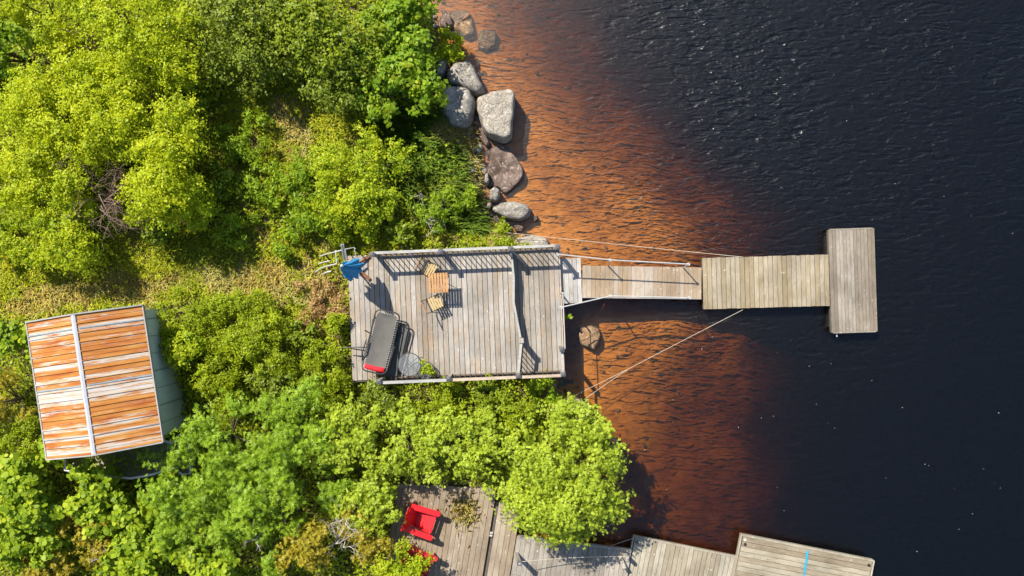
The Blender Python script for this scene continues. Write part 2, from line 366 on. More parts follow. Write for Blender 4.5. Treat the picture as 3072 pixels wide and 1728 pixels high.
gx = np.concatenate([[-300, -120, -50, -28], np.arange(-19, 17.01, .2), [22, 40, 100, 300]])
gy = np.concatenate([[-300, -110, -40, -18], np.arange(-11, 11.01, .2), [18, 40, 110, 300]])
X, Y = np.meshgrid(gx, gy); Z = ground_z(X, Y)
V = np.stack([X, Y, Z], -1).reshape(-1, 3); nx, ny = len(gx), len(gy)
ii, jj = np.meshgrid(np.arange(nx - 1), np.arange(ny - 1)); i0 = (jj * nx + ii).ravel()
F = np.stack([i0, i0 + 1, i0 + nx + 1, i0 + nx], -1)
go = fast_mesh('ground', V, F, M['ground']); tag(go, kind='structure', label='grassy soil bank sloping down to a sandy lake bed')
go.data.polygons.foreach_set('use_smooth', [True] * len(go.data.polygons))

# water: closed body, clear surface with ripples, tannin absorption inside
m, nt, b, out = newmat('tannin lake water')
nt.nodes.remove(b)
oc = obj_coord(nt)
ang = math.radians(24)
wv1 = noise(nt, mapping(nt, oc, (1.0, 3.6, 1), (0, 0, -ang)), 1.65, 2, .5, .35)
wv2 = noise(nt, mapping(nt, oc, (1.0, 2.6, 1), (0, 0, -math.radians(38))), 3.4, 2, .5, .3)
wv3 = noise(nt, mapping(nt, oc, (1.0, 1.9, 1), (0, 0, -math.radians(8))), 8.0, 2, .5)
h = math_(nt, 'ADD', math_(nt, 'ADD', math_(nt, 'MULTIPLY', wv1, 1.0), math_(nt, 'MULTIPLY', wv2, .50)), math_(nt, 'MULTIPLY', wv3, .10))
sp = nt.nodes.new('ShaderNodeSeparateXYZ'); nt.links.new(oc, sp.inputs[0])
# calmer water in the lee of the docks (towards the lower right)
calm = nt.nodes.new('ShaderNodeMapRange'); calm.inputs[1].default_value = -5.0; calm.inputs[2].default_value = 5.0; calm.inputs[3].default_value = .16; calm.inputs[4].default_value = 1.0
nt.links.new(math_(nt, 'SUBTRACT', sp.outputs[1], math_(nt, 'MULTIPLY', sp.outputs[0], .22)), calm.inputs[0])
# peaked crests
def crest(n_, k): return math_(nt, 'SUBTRACT', 1.0, math_(nt, 'MULTIPLY', math_(nt, 'ABSOLUTE', math_(nt, 'SUBTRACT', n_, .5)), k), True)
h = math_(nt, 'ADD', h, math_(nt, 'MULTIPLY', math_(nt, 'POWER', crest(wv1, 4.0), 2.0), .26))
bp = nt.nodes.new('ShaderNodeBump'); bp.inputs['Strength'].default_value = 1.0
openw = nt.nodes.new('ShaderNodeMapRange'); openw.inputs[1].default_value = 1.5; openw.inputs[2].default_value = 6.0; openw.inputs[3].default_value = .010; openw.inputs[4].default_value = .060
nt.links.new(sp.outputs[0], openw.inputs[0])
wp = ramp(nt, [(.36, (.45, .45, .45)), (.62, (1.15, 1.15, 1.15))], noise(nt, oc, .28, 2, .5)).outputs[0]
nt.links.new(math_(nt, 'MULTIPLY', math_(nt, 'MULTIPLY', calm.outputs[0], openw.outputs[0]), wp), bp.inputs['Distance']); nt.links.new(h, bp.inputs['Height'])
fr = nt.nodes.new('ShaderNodeFresnel'); fr.inputs[0].default_value = 1.55; nt.links.new(bp.outputs[0], fr.inputs['Normal'])
gl = nt.nodes.new('ShaderNodeBsdfGlossy'); gl.inputs['Roughness'].default_value = .32; nt.links.new(bp.outputs[0], gl.inputs['Normal'])
# caustic light lines painted into the transparency colour by a noise pattern
ca = noise(nt, mapping(nt, oc, (1.0, 2.2, 1), (0, 0, -math.radians(20))), 2.6, 3, .55, .8)
cr = ramp(nt, [(.0, (1, 1, 1)), (.03, (.96, .96, .96)), (.09, (.87, .87, .87)), (.28, (.79, .79, .79))], math_(nt, 'ABSOLUTE', math_(nt, 'SUBTRACT', ca, .5))).outputs[0]
trn = nt.nodes.new('ShaderNodeBsdfTransparent'); nt.links.new(cr, trn.inputs[0])
mx = nt.nodes.new('ShaderNodeMixShader'); nt.links.new(fr.outputs[0], mx.inputs[0]); nt.links.new(trn.outputs[0], mx.inputs[1]); nt.links.new(gl.outputs[0], mx.inputs[2])
nt.links.new(mx.outputs[0], out.inputs[0])
va = nt.nodes.new('ShaderNodeVolumeAbsorption'); va.inputs['Color'].default_value = (.60, .48, .20, 1); va.inputs['Density'].default_value = 2.45
nt.links.new(va.outputs[0], out.inputs['Volume'])
M['water'] = m
wb = MB(); wb.box(-12, 290, -290, 290, -8, 0)
tag(wb.build('water', M['water']), kind='structure', label='dark rippled lake water, orange brown over the shallows')

# ---------------------------------------------------------------- boards
def boards(name, parent, mat, u0, u1, v0, v1, pitch, gap=.009, z1=0.0, th=.035, axis='Y', jit=.006, seed=1, v0f=None):
    """boards running along local Y (or X) side by side; local frame: u to the right, v down the picture (y = -v)"""
    r = random.Random(seed); mb = MB()
    a, bnd = (u0, u1) if axis == 'Y' else (v0, v1)
    n = max(1, round((bnd - a) / pitch)); p = (bnd - a) / n
    for k in range(n):
        s0, s1 = a + k * p + gap / 2, a + (k + 1) * p - gap / 2
        j0, j1 = r.uniform(-jit, jit), r.uniform(-jit, jit); zz = z1 + r.uniform(-.003, .003)
        if axis == 'Y':
            vs = v0 + (v0f((s0 + s1) / 2) if v0f else 0)
            x0, x1, y0, y1 = s0, s1, -(v1 + j1), -(vs + j0)
        else: x0, x1, y0, y1 = u0 + j0, u1 + j1, -s1, -s0
        sk = r.uniform(-.0025, .0025)
        if axis == 'Y': mb.hexa([(x0, y0, zz - th), (x1, y0, zz - th), (x1 + sk, y1, zz - th), (x0 + sk, y1, zz - th), (x0, y0, zz), (x1, y0, zz), (x1 + sk, y1, zz), (x0 + sk, y1, zz)])
        else: mb.box(x0, x1, y0, y1, zz - th, zz)
    return mb.build(name, mat, parent)

# ---------------------------------------------------------------- main deck
DZ = 1.20
TH = math.radians(2.3)
ox, oy = W(1042, 768, DZ)
deck = thing('wooden_deck', 'large weathered grey wooden deck with railings along its long sides', 'deck', (ox, oy, DZ), TH)
DW, DD = 6.03, 3.57
boards('decking', deck, M['deck'], 0, DW, 0, DD, .1485, .014, 0, .035, 'Y', .008, 3)
for v in (.06, .9, 1.75, 2.6, 3.5):
    jb = MB(); jb.box(.02, DW - .02, -v - .03, -v + .03, -.24, -.036); jb.build('joist', M['beam'], deck)
fb = MB(); fb.box(DW + .003, DW + .04, -DD + .01, -.01, -.22, -.004); fb.build('rim_board', M['rail_warm'], deck)
fb = MB(); fb.box(.02, DW - .02, -DD - .042, -DD - .012, -.24, -.04); fb.build('rim_board', M['beam'], deck)
for (u, v) in ((.3, 3.3), (3.0, 3.3), (5.6, 3.3), (5.7, .4), (5.7, 1.9), (3.0, .4), (.3, .4)):
    q = MB(); q.box(u - .06, u + .06, -v - .06, -v + .06, -2.2, -.241); q.build('support_post', M['beam'], deck)

def loc_of(px, py, h):
    """deck-local (u, v) of a point h above the deck seen at pixel"""
    x, y = W(px, py, DZ + h)
    dx, dy = x - ox, y - oy; c_, s_ = math.cos(TH), math.sin(TH)
    return (dx * c_ + dy * s_, -(-dx * s_ + dy * c_))

def post(u, v, h=1.02, w=.09, cap=True, z0=0.0):
    q = MB(); q.box(u - w / 2, u + w / 2, -v - w / 2, -v + w / 2, z0, h - .03)
    p = q.build('railing_post', M['post'], deck)
    if cap:
        q = MB(); c_ = w / 2 + .024
        q.box(u - c_, u + c_, -v - c_, -v + c_, h - .029, h + .0)
        q.hexa([(u - c_, -v - c_, h + .001), (u + c_, -v - c_, h + .001), (u + c_, -v + c_, h + .001), (u - c_, -v + c_, h + .001),
                (u - .02, -v - .02, h + .03), (u + .02, -v - .02, h + .03), (u + .02, -v + .02, h + .03), (u - .02, -v + .02, h + .03)])
        q.build('post_cap', M['cap'], p)
    return p

def section(a, b, mat, h=.92, n=None, out_=0.0, low=True, pitch=.150):
    """railing between two posts: top rail, bottom rail, round metal balusters"""
    (u0, v0), (u1, v1) = a, b
    L = math.hypot(u1 - u0, v1 - v0); d = ((u1 - u0) / L, (v1 - v0) / L)
    A = (u0 + d[0] * .05, v0 + d[1] * .05); B = (u1 - d[0] * .05, v1 - d[1] * .05)
    q = MB(); q.bar((A[0], -A[1] + out_, h), (B[0], -B[1] + out_, h), .075, .036); r = q.build('top_rail', mat, deck)
    q = MB(); q.bar((A[0], -A[1] + out_ * .6, h - .065), (B[0], -B[1] + out_ * .6, h - .065), .036, .085); q.build('upper_rail', mat, deck)
    if low:
        q = MB(); q.bar((A[0], -A[1], .10), (B[0], -B[1], .10), .036, .085); q.build('lower_rail', M['low_rail'], deck)
    q = MB(); n = int(L / pitch)
    for k in range(n):
        t = (k + .5) / n; u = A[0] + (B[0] - A[0]) * t; v = A[1] + (B[1] - A[1]) * t
        q.tube([(u, -v, .14), (u, -v + out_ * .6, h - .11)], .0155, 6)
    q.build('baluster', M['baluster'], deck)

N_ = [loc_of(1115.5, 762, 1.02), loc_of(1322, 754, 1.02), loc_of(1531, 743, 1.02), loc_of(1662, 741, 1.02)]
N_ = [(u, .03) for u, v in N_]
S_ = [loc_of(1135.5, 1137.5, 1.02), loc_of(1345.5, 1130, 1.02), loc_of(1554, 1115.5, 1.02), loc_of(1684, 1115, 1.02)]
S_ = [(u, DD - .05) for u, v in S_]
N_[3] = (DW - .06, N_[3][1]); S_[3] = (DW - .06, S_[3][1])
for p in N_ + S_: post(*p)
for k in range(3): section(N_[k], N_[k + 1], M['rail'], out_=.045)
for k in range(3): section(S_[k], S_[k + 1], M['rail' if k == 0 else 'rail_warm'], out_=-.045)
midp = loc_of(1564, 1022, 1.0)
post(midp[0], midp[1], 1.0, .1, False)
q = MB(); q.box(midp[0] - .065, midp[0] + .065, -midp[1] - .065, -midp[1] + .065, .971, 1.0); q.build('post_cap', M['post'], deck)
section(midp, (S_[2][0], S_[2][1] - .04), M['rail'], .95)
ep = (DW - .06, loc_of(1682, 1048, 1.02)[1]); post(*ep)
q = MB(); q.bar((ep[0], -ep[1] - .05, .90), (S_[3][0], -S_[3][1] + .05, .90), .06, .036); q.build('top_rail', M['rail'], deck)
# low bowed plank barrier between upper deck and the landing end
pts = [(N_[2][0] + .02, .10), (N_[2][0] + .06, .8), (midp[0] - .17, 1.5), (midp[0] - .08, 2.1), (midp[0] - .02, midp[1] - .06)]
q = MB()
for (a, b) in zip(pts[:-1], pts[1:]): q.bar((a[0], -a[1], .24), (b[0], -b[1], .24), .025, .44)
q.build('barrier_plank', M['post'], deck)
q = MB()
for (a, b) in zip(pts[:-1], pts[1:]): q.bar((a[0], -a[1], .485), (b[0], -b[1], .485), .06, .034)
q.build('barrier_cap', M['rail'], deck)
q = MB(); q.bar((N_[2][0] + .08, -.1, .62), (N_[2][0] + .45, -.5, .06), .05, .03); q.build('brace', M['rail'], deck)
q = MB(); q.tube([(DW + .03, -1.30, .86), (DW + .03, -ep[1], .86)], .017, 8); q.build('side_rail', M['white_pipe'], deck)
q = MB(); q.tube([(DW + .03, -1.30, -.2), (DW + .03, -1.30, .90)], .024, 8); q.build('side_post', M['white_pipe'], deck)
q = MB(); q.tube([(DW + .03, -.16, -.2), (DW + .03, -.16, .90)], .024, 8); q.build('side_post', M['white_pipe'], deck)

# step platform
z = 1.02
x0, y0 = W(1676, 776.5, z)
st = thing('step_platform', 'short pale wooden landing joining the deck to the gangway', 'platform', (x0, y0, z), TH)
boards('decking', st, M['step'], .02, .63, 0, 1.29, .122, .008, 0, .035, 'Y', .004, 5)
for v in (.045, 1.245):
    q = MB(); q.box(.02, .62, -v - .025, -v + .025, -.2, -.036); q.build('joist', M['beam'], st)
for v in (.12, 1.17):
    q = MB(); q.box(.45, .55, -v - .05, -v + .05, -1.5, -.2); q.build('support_post', M['beam'], st)

# gangway
z0, z1 = 1.0, .52
a = W(1747, 844, z0); b = W(2104.5, 849, z1)
L = math.dist(a, b); rz = math.atan2(b[1] - a[1], b[0] - a[0])
gw = thing('gangway', 'narrow light brown wooden gangway with galvanised pipe handrails', 'gangway', (a[0], a[1], z0), rz)
gw.rotation_euler = (0, math.atan2(z0 - z1, L), rz)
LL = math.hypot(L, z0 - z1); hw = .455
boards('decking', gw, M['gang'], 0, LL, -hw, hw, .131, .006, 0, .03, 'Y', .004, 8)
for s in (-1, 1):
    q = MB(); q.box(0, LL, s * hw - .025 * (1 + s) , s * hw + .025 * (1 - s), -.15, -.031); q.build('side_beam', M['beam'], gw)
q = MB(); q.bar((0, -hw - .012, -.004), (LL, -hw - .012, -.004), .016, .05); q.build('edge_strip', M['rail'], gw)
tilt = gw.rotation_euler[1]
# handrails: pipe runs with collars and stanchions (placed in world, then made local to the gangway)
bpy.context.view_layer.update()
inv = gw.matrix_world.inverted()
def G(px, py, z): x, y = W(px, py, z); return inv @ Vector((x, y, z))
def ringed(mb, p, r=.034): mb.tube([p + Vector((r * math.cos(k * math.pi / 6), r * math.sin(k * math.pi / 6), 0)) for k in range(12)], .012, 6, True)
q = MB()
nA, nB, nC = G(1674, 763, 2.06), G(1830.5, 780, 1.72), G(2066, 792.5, 1.42)
q.tube([nA, nB], .018, 8); q.tube([nB, nC], .018, 8)
for p in (nA, nB, nC): ringed(q, p)
q.build('handrail', M['white_pipe'], gw)
q = MB(); q.tube([G(1824, 799, .86), nB], .018, 8); q.build('stanchion', M['white_pipe'], gw)
q = MB(); q.tube([G(2049, 803.5, .56), nC], .018, 8); q.build('stanchion', M['white_pipe'], gw)
q = MB()
sA, sB, sC = G(1683.5, 922, 2.06), G(1831, 888, 1.72), G(2069, 893.5, 1.42)
q.tube([sA, sB], .018, 8); q.tube([sB, sC], .018, 8)
for p in (sA, sB, sC): ringed(q, p)
q.build('handrail', M['white_pipe'], gw)
q = MB(); q.tube([G(1828, 886, .86), sB], .018, 8); q.build('stanchion', M['white_pipe'], gw)
q = MB(); q.tube([G(2060, 889, .56), sC], .018, 8); q.build('stanchion', M['white_pipe'], gw)

# floating docks
def float_dock(name, label, TL, TR, depth, z, mat, pitch, axis, seed, group, trim=None, gap=.012):
    a, b = W(*TL, z), W(*TR, z); L = math.dist(a, b); rz = math.atan2(b[1] - a[1], b[0] - a[0])
    t = thing(name, label, 'dock', (a[0], a[1], z), rz, group)
    boards('decking', t, mat, 0, L, 0, depth, pitch, gap, 0, .035, axis, .006, seed)
    q = MB()
    for v in (.03, depth - .03): q.box(.01, L - .01, -v - .025, -v + .025, -.2, -.036)
    for u in (.03, L - .03): q.box(u - .025, u + .025, -depth + .06, -.06, -.2, -.036)
    q.build('frame', M['beam'], t)
    for u in (L * .2, L * .8):
        q = MB(); q.box(u - .25, u + .25, -depth + .15, -.15, -.55, -.2); q.build('float_drum', M['black'], t)
    return t, L
G1 = 'floating docks'
d1, L1 = float_dock('floating_dock', 'olive brown floating dock section between the gangway and the end float', (2106, 774), (2486, 763.5), 1.51, .42, M['dock'], .138, 'Y', 11, G1, gap=.014)
d2, L2 = float_dock('floating_dock', 'worn grey float lying crosswise at the far lake end of the dock', (2485.5, 690), (2622, 685.5), 3.02, .42, M['tfloat'], .1035, 'Y', 12, G1, gap=.009)
q = MB()
for s in (.0, 1.34 - .04): q.box(s - .003, s + .045, -3.03, .006, -.10, .006)
q.box(.046, 1.30, -.003, .03, -.10, .004); q.box(.046, 1.30, -3.05, -3.022, -.10, .004)
q.build('edge_board', M['tfloat'], d2)
q = MB(); q.tube([(.18, -3.03, -.1), (.18, -3.16, -.1)], .018); q.build('mooring_pin', M['white_pipe'], d2)
for (u, v) in ((-.03, .42), (-.03, 1.12)):
    q = MB(); q.tube([(u + .02, -v, -.02), (u - .03, -v - .02, .02), (u - .07, -v, -.03)], .018); q.build('hinge', M['steel'], d1)
for v in (.25, 1.2):
    q = MB(); q.tube([(L1 - .02, -v, -.03), (L1 + .05, -v, -.03)], .03); q.build('coupling', M['steel'], d1)

# ---------------------------------------------------------------- ropes
def rope(name, label, paths, r=.0075):
    mb = MB()
    for (A, B, sag) in paths:
        A, B = Vector(A), Vector(B)
        mb.tube([A.lerp(B, t / 14) - Vector((0, 0, sag * 4 * (t / 14) * (1 - t / 14))) for t in range(15)], r, 6)
    return tag(mb.build(name, M['rope']), label, 'rope')
def P3(px, py, z): x, y = W(px, py, z); return (x, y, z)
rope('mooring_rope', 'pale rope running from the bank over the water to the dock north edge', [(P3(1511, 697, .7), P3(2228, 771, .44), .12)])
k = P3(1885, 1107, .55)
rope('mooring_rope', 'pale forked rope running from the dock down to the rock beside the thicket', [(P3(2228, 929.5, .44), k, .03), (k, P3(1690, 1204, .85), .02), (k, P3(1748, 1201, .75), .02)], .0065)
q = MB(); q.tube([P3(1533, 699, .3), P3(1531, 690, 1.0), P3(1534, 686.5, 1.03), P3(1537.5, 688.5, .98)], .014); tag(q.build('rope_hook', M['steel']), 'slim hooked metal stake on the bank holding the upper rope', 'hook')

# ---------------------------------------------------------------- lower landing, ramp and floats at the bottom
z = .95; rz = -math.radians(9.3)
a = W(1490, 1508, z)
ld = thing('landing_deck', 'weathered brown lower deck with red chairs, beside the pale conifer', 'deck', (a[0], a[1], z), rz)
boards('decking', ld, M['old'], -2.9, -.06, -.35, 3.2, .158, .010, 0, .035, 'Y', .01, 21, v0f=lambda u: u * -.11 - .05)
boards('side_decking', ld, M['old'], .06, .71, -.05, 3.2, .163, .010, .004, .035, 'Y', .01, 22)
q = MB(); q.box(-.06, .06, -3.2, -.0, -.2, -.10); q.build('joist', M['beam'], ld)
for v, t_ in ((3.05, -.101), (1.55, -.101), (.25, -.201)):
    q = MB(); q.box(-2.9, .70, -v - .05, -v + .05, -.25, t_); q.build('joist', M['beam'], ld)
for (u, v) in ((.6, .3), (.6, 2.6), (-1.4, .3), (-1.4, 2.6)):
    q = MB(); q.box(u - .06, u + .06, -v - .06, -v + .06, -1.6, -.251); q.build('support_post', M['beam'], ld)
q = MB(); q.box(-.05, .03, -.98, -.93, .0, .04); q.box(-.05, .03, -.9, -.85, .0, .04); q.build('hinge_plate', M['white_pipe'], ld)

z0, z1 = .94, .52
a = W(1551, 1606.5, z0); b = W(1895, 1648, z1); L = math.dist(a, b); rzr = math.atan2(b[1] - a[1], b[0] - a[0])
rp = thing('ramp', 'shaded wooden ramp with three stub posts sloping from the lower deck to the floats', 'ramp', (a[0], a[1], z0), rzr)
rp.rotation_euler = (0, math.atan2(z0 - z1, L), rzr)
LL = math.hypot(L, z0 - z1)
boards('decking', rp, M['ramp'], 0, LL, .08, 1.14, .142, .009, 0, .03, 'Y', .005, 31)
q = MB(); q.box(.0, LL, -.075, -.0, -.12, .012); q.build('edge_board', M['ramp'], rp)
q = MB(); q.box(.0, LL, -1.19, -1.145, -.16, .004); q.build('edge_board', M['ramp'], rp)
tops = []
for (u, v, w, h) in ((.04, .52, .10, .85), (1.05, .04, .085, .80), (3.18, .10, .085, .55)):
    q = MB(); q.box(u - w / 2, u + w / 2, -v - w / 2, -v + w / 2, .013, h); p = q.build('railing_post', M['post'], rp); tops.append((u, v, h))
    if u < .5:
        q = MB(); q.box(u - .065, u + .065, -v - .065, -v + .065, h + .001, h + .03); q.build('post_cap', M['cap'], p)
q = MB(); q.box(tops[0][0] - .03, tops[0][0] + .03, -tops[0][1] - .03, -tops[0][1] + .03, .882, .90); q.build('cap_plate', M['rail'], rp)
q = MB(); q.bar((3.1, -.22, .0), (3.22, -.50, .32), .10, .06); q.build('brace', M['ramp'], rp)
T = [Vector((u, -v, h - .1)) for u, v, h in tops]
q = MB()
for A, B, s in ((T[0], T[2], .14),):
    q.tube([A.lerp(B, t / 14) - Vector((0, 0, s * 4 * (t / 14) * (1 - t / 14))) for t in range(15)], .009, 6)
q.build('rope_rail', M['rope'], rp)
d3, L3 = float_dock('floating_dock', 'half shaded wooden float in the middle at the bottom, boards running crosswise', (1905, 1612), (2219, 1675.5), 2.2, .42, M['float2'], .137, 'Y', 41, G1)
q = MB(); q.box(-.02, L3, .002, .05, -.12, .008); q.box(-.06, -.022, -2.2, .05, -.12, .008); q.build('edge_board', M['float2'], d3)
q = MB(); q.disc((.08, -.12), .05, .001, .02, 16); q.build('bolt_cap', M['cap'], d3)
d4, L4 = float_dock('floating_dock', 'brown float with a blue strip at the bottom right, boards running lengthwise', (2229.5, 1609), (2617, 1685), 2.2, .45, M['float3'], .142, 'X', 42, G1)
q = MB(); q.box(-.03, L4 + .02, .002, .06, -.14, .010); q.box(-.075, -.032, -2.2, .06, -.14, .010); q.box(L4 + .022, L4 + .065, -2.2, .04, -.14, .010); q.build('edge_board', M['float2'], d4)
for (u, v, mm) in ((.10, .22, 'black'), (.07, .09, 'white_pipe'), (L4 - .08, .12, 'black')):
    q = MB(); q.disc((u, -v), .045, .001, .02, 16); q.build('bolt_cap', M[mm], d4)
x, y = W(2422, 1651, .45); x2, y2 = W(2411, 1728, .45)
q = MB(); q.bar((x, y, .472), (x + (x2 - x) * .72, y + (y2 - y) * .72, .472), .055, .022); q.bar((x + (x2 - x) * .70, y + (y2 - y) * .70, .470), (x + (x2 - x) * 1.8, y + (y2 - y) * 1.8, .470), .045, .016)
tag(q.build('blue_strip', M['bluestrip']), 'bright blue strip lying across the brown float', 'strip')
rope('tie_rope', 'thin rope tying the half shaded float to the shore under the conifer', [(P3(1905, 1613, .45), P3(1800, 1650, .3), .03)], .008)

# ---------------------------------------------------------------- shed
zE, zR, gs = 3.12, 3.72, 1.05
NW, NE, SE, SW = [W(*p, zE) for p in ((83, 970), (426, 915.4), (487, 1322), (139, 1379))]
cxs = sum(p[0] for p in (NW, NE, SE, SW)) / 4; cys = sum(p[1] for p in (NW, NE, SE, SW)) / 4
srz = math.atan2(NE[1] - SE[1], NE[0] - SE[0]) - math.pi / 2
Wd = (math.dist(NW, NE) + math.dist(SW, SE)) / 2; Ln = (math.dist(NW, SW) + math.dist(NE, SE)) / 2
shed = thing('shed', 'small shed with rust streaked white metal roof and green walls', 'shed', (cxs, cys, gs), srz)
hx, hy = Wd / 2, Ln / 2; eh, rh = zE - gs, zR - gs
m, nt, b, out = newmat('green painted siding')
oc = obj_coord(nt)
c = ramp(nt, [(.3, (.36, .41, .345)), (.7, (.42, .47, .40))], noise(nt, mapping(nt, oc, (1, 1, .2)), 6, 4)).outputs[0]
nt.links.new(c, b.inputs['Base Color']); b.inputs['Roughness'].default_value = .6
M['teal'] = m
wx, wy = hx - .12, hy - .10
q = MB(); q.box(-wx, wx, -wy, wy, -.1, eh - .06)
q.add([(-wx, -wy, eh - .06), (wx, -wy, eh - .06), (0, -wy, rh - .10)], [(0, 1, 2)]); q.add([(-wx, wy, eh - .06), (wx, wy, eh - .06), (0, wy, rh - .10)], [(2, 1, 0)])
wl = q.build('wall', M['teal'], shed)
seam_m = plain('green seam', (.20, .25, .215), .7)
for k, yy in enumerate(np.linspace(-wy + .35, wy - .25, 7)):
    w_ = .022 if k in (1, 3, 6) else .008
    for xa in (wx + .001, -wx - .010):
        q = MB(); q.box(xa, xa + .009, yy - w_, yy + w_, -.08, eh - .10); q.build('siding_seam', seam_m, wl)
# door on the lake-facing gable end away from the path
q = MB(); q.box(-.45, .45, -wy - .035, -wy - .002, -.05, 1.85); dr = q.build('door', plain('dull green door', (.10, .15, .12), .6), shed)
q = MB(); q.tube([(.36, -wy - .036, .95), (.36, -wy - .075, .95), (.36, -wy - .075, 1.07), (.36, -wy - .036, 1.07)], .01); q.build('handle', M['steel'], dr)

def roof_mat(name, bias):
    m, nt, b, out = newmat(name)
    oc = obj_coord(nt)
    sx = nt.nodes.new('ShaderNodeSeparateXYZ'); nt.links.new(oc, sx.inputs[0])
    rows = math_(nt, 'FLOOR', math_(nt, 'MULTIPLY', sx.outputs[1], 1 / .117))
    wn_ = nt.nodes.new('ShaderNodeTexWhiteNoise'); wn_.noise_dimensions = '1D'; nt.links.new(rows, wn_.inputs['W'])
    s1 = noise(nt, mapping(nt, oc, (.30, 3.2, 1)), 2.2, 6, .68)
    s2 = noise(nt, mapping(nt, oc, (.40, 9.0, 1)), 4.0, 6, .8)
    rust_f = math_(nt, 'ADD', math_(nt, 'ADD', math_(nt, 'MULTIPLY', s1, .9), math_(nt, 'MULTIPLY', s2, .75)), math_(nt, 'MULTIPLY', math_(nt, 'SUBTRACT', wn_.outputs[0], .5), .42))
    rf = ramp(nt, [(.78 - bias, (0, 0, 0)), (.90 - bias, (1, 1, 1))], rust_f).outputs[0]
    rust = ramp(nt, [(.3, (.27, .070, .014)), (.5, (.35, .135, .025)), (.7, (.40, .205, .055))], noise(nt, mapping(nt, oc, (.5, 4, 1)), 2.0, 4)).outputs[0]
    pale = ramp(nt, [(.28, (.36, .23, .12)), (.42, (.39, .32, .24)), (.6, (.41, .385, .37)), (.8, (.38, .27, .15))], noise(nt, mapping(nt, oc, (.3, 4, 1)), 2.6, 5)).outputs[0]
    c = mix(nt, pale, rust, rf)
    nt.links.new(c, b.inputs['Base Color']); b.inputs['Roughness'].default_value = .55; b.inputs['Specular IOR Level'].default_value = .3
    bump(nt, s2, b, .15, .004)
    return m
M['roof_l'] = roof_mat('white metal roof with rust', .06); M['roof_r'] = roof_mat('rusty metal roof', .115)
# ribbed profile along y, straight down the slope
ys, zs = [], []
y = -hy
pitch = Ln / round(Ln / .235)
while y < hy - 1e-6:
    for dy, dz in ((0, 0), (.006, .030), (.030, .030), (.036, 0), (.115, 0), (.120, .012), (.130, .012), (.135, 0)):
        if y + dy < hy: ys.append(y + dy); zs.append(dz)
    y += pitch
ys.append(hy); zs.append(0)
for side, mm in ((-1, 'roof_l'), (1, 'roof_r')):
    vs, fs = [], []
    n_ = len(ys)
    for yy, zz in zip(ys, zs): vs += [(0.0, yy, rh + zz), (side * hx, yy, eh + zz)]
    for k in range(n_ - 1):
        f_ = (2 * k, 2 * k + 1, 2 * k + 3, 2 * k + 2); fs.append(f_ if side > 0 else f_[::-1])
    q = MB(); q.add(vs, fs); rf_o = q.build('roof_sheet', M[mm], shed)
    sd = rf_o.modifiers.new('thick', 'SOLIDIFY'); sd.thickness = .006; sd.offset = -1
    q = MB(); q.box(min(side * hx, side * (hx + .03)), max(side * hx, side * (hx + .03)), -hy - .02, hy + .02, eh - .09, eh + .022); q.build('eave_trim', M['rail'], shed)
    for s2 in (-1, 1):
        q = MB(); q.bar((0, s2 * (hy + .018), rh + .0), (side * hx, s2 * (hy + .018), eh + .0), .034, .10, (0, 0, 1)); q.build('verge_trim', M['rail'], shed)
q = MB()
q.add([(-.055, -hy - .03, rh + .012), (0, -hy - .03, rh + .042), (.055, -hy - .03, rh + .012), (-.055, hy + .03, rh + .012), (0, hy + .03, rh + .042), (.055, hy + .03, rh + .012)], [(0, 1, 4, 3), (1, 2, 5, 4)])
q.build('ridge_cap', plain('white ridge metal', (.42, .42, .45), .45, .1, .08), shed)
for yy in (hy * .80, -.02 * hy, -hy * .73):
    q = MB()
    for side in (-1, 1): q.bar((side * .10, yy, rh - .03), (side * (hx + .0), yy, eh + .022), .030, .012)
    q.build('lap_seam', plain('blue grey seam', (.20, .25, .28), .45, .2), shed)

# ---------------------------------------------------------------- boat beside the shed
bx, by = W(385, 1372, 1.6)
bt = thing('rowing_boat', 'pale boat lying half hidden under leaves beside the shed gable', 'boat', (bx, by, gz(bx, by) + .05), math.radians(3))
def hull(inset, zoff, name, mat):
    vs, fs = [], []; NS, NP = 15, 9
    for i in range(NS):
        t = i / (NS - 1); X_ = -1.75 + 3.5 * t
        w_ = (.60 - inset) * (math.sin(math.pi * min(1, max(.02, .10 + .9 * t) if t < .9 else (1 - t) * 5 + .3)) ** .6 if t > .5 else (.25 + 1.5 * t) ** .6)
        w_ = max(.05, min(.60 - inset, w_))
        for k in range(NP):
            a_ = math.pi * k / (NP - 1)
            vs.append((X_ * (1 - inset * .1), -w_ * math.cos(a_), zoff + .50 - .46 * math.sin(a_) ** .7 + .10 * abs(2 * t - 1) ** 2))
    for i in range(NS - 1):
        for k in range(NP - 1):
            fs.append((i * NP + k, (i + 1) * NP + k, (i + 1) * NP + k + 1, i * NP + k + 1))
    q = MB(); q.add(vs, fs); return q.build(name, mat, bt, True), vs, NP, NS
_, hv, NP, NS = hull(0, 0, 'hull', plain('white boat paint', (.55, .55, .55), .4, 0, .1))
hull(.025, .012, 'inner_hull', plain('olive boat interior', (.17, .16, .11), .7, 0, .3))
q = MB()
q.tube([hv[i * NP] for i in range(NS)] + [hv[i * NP + NP - 1] for i in reversed(range(NS))], .036, 6, True)
q.build('gunwale', plain('white gunwale', (.60, .58, .60), .4, 0, .08), bt)

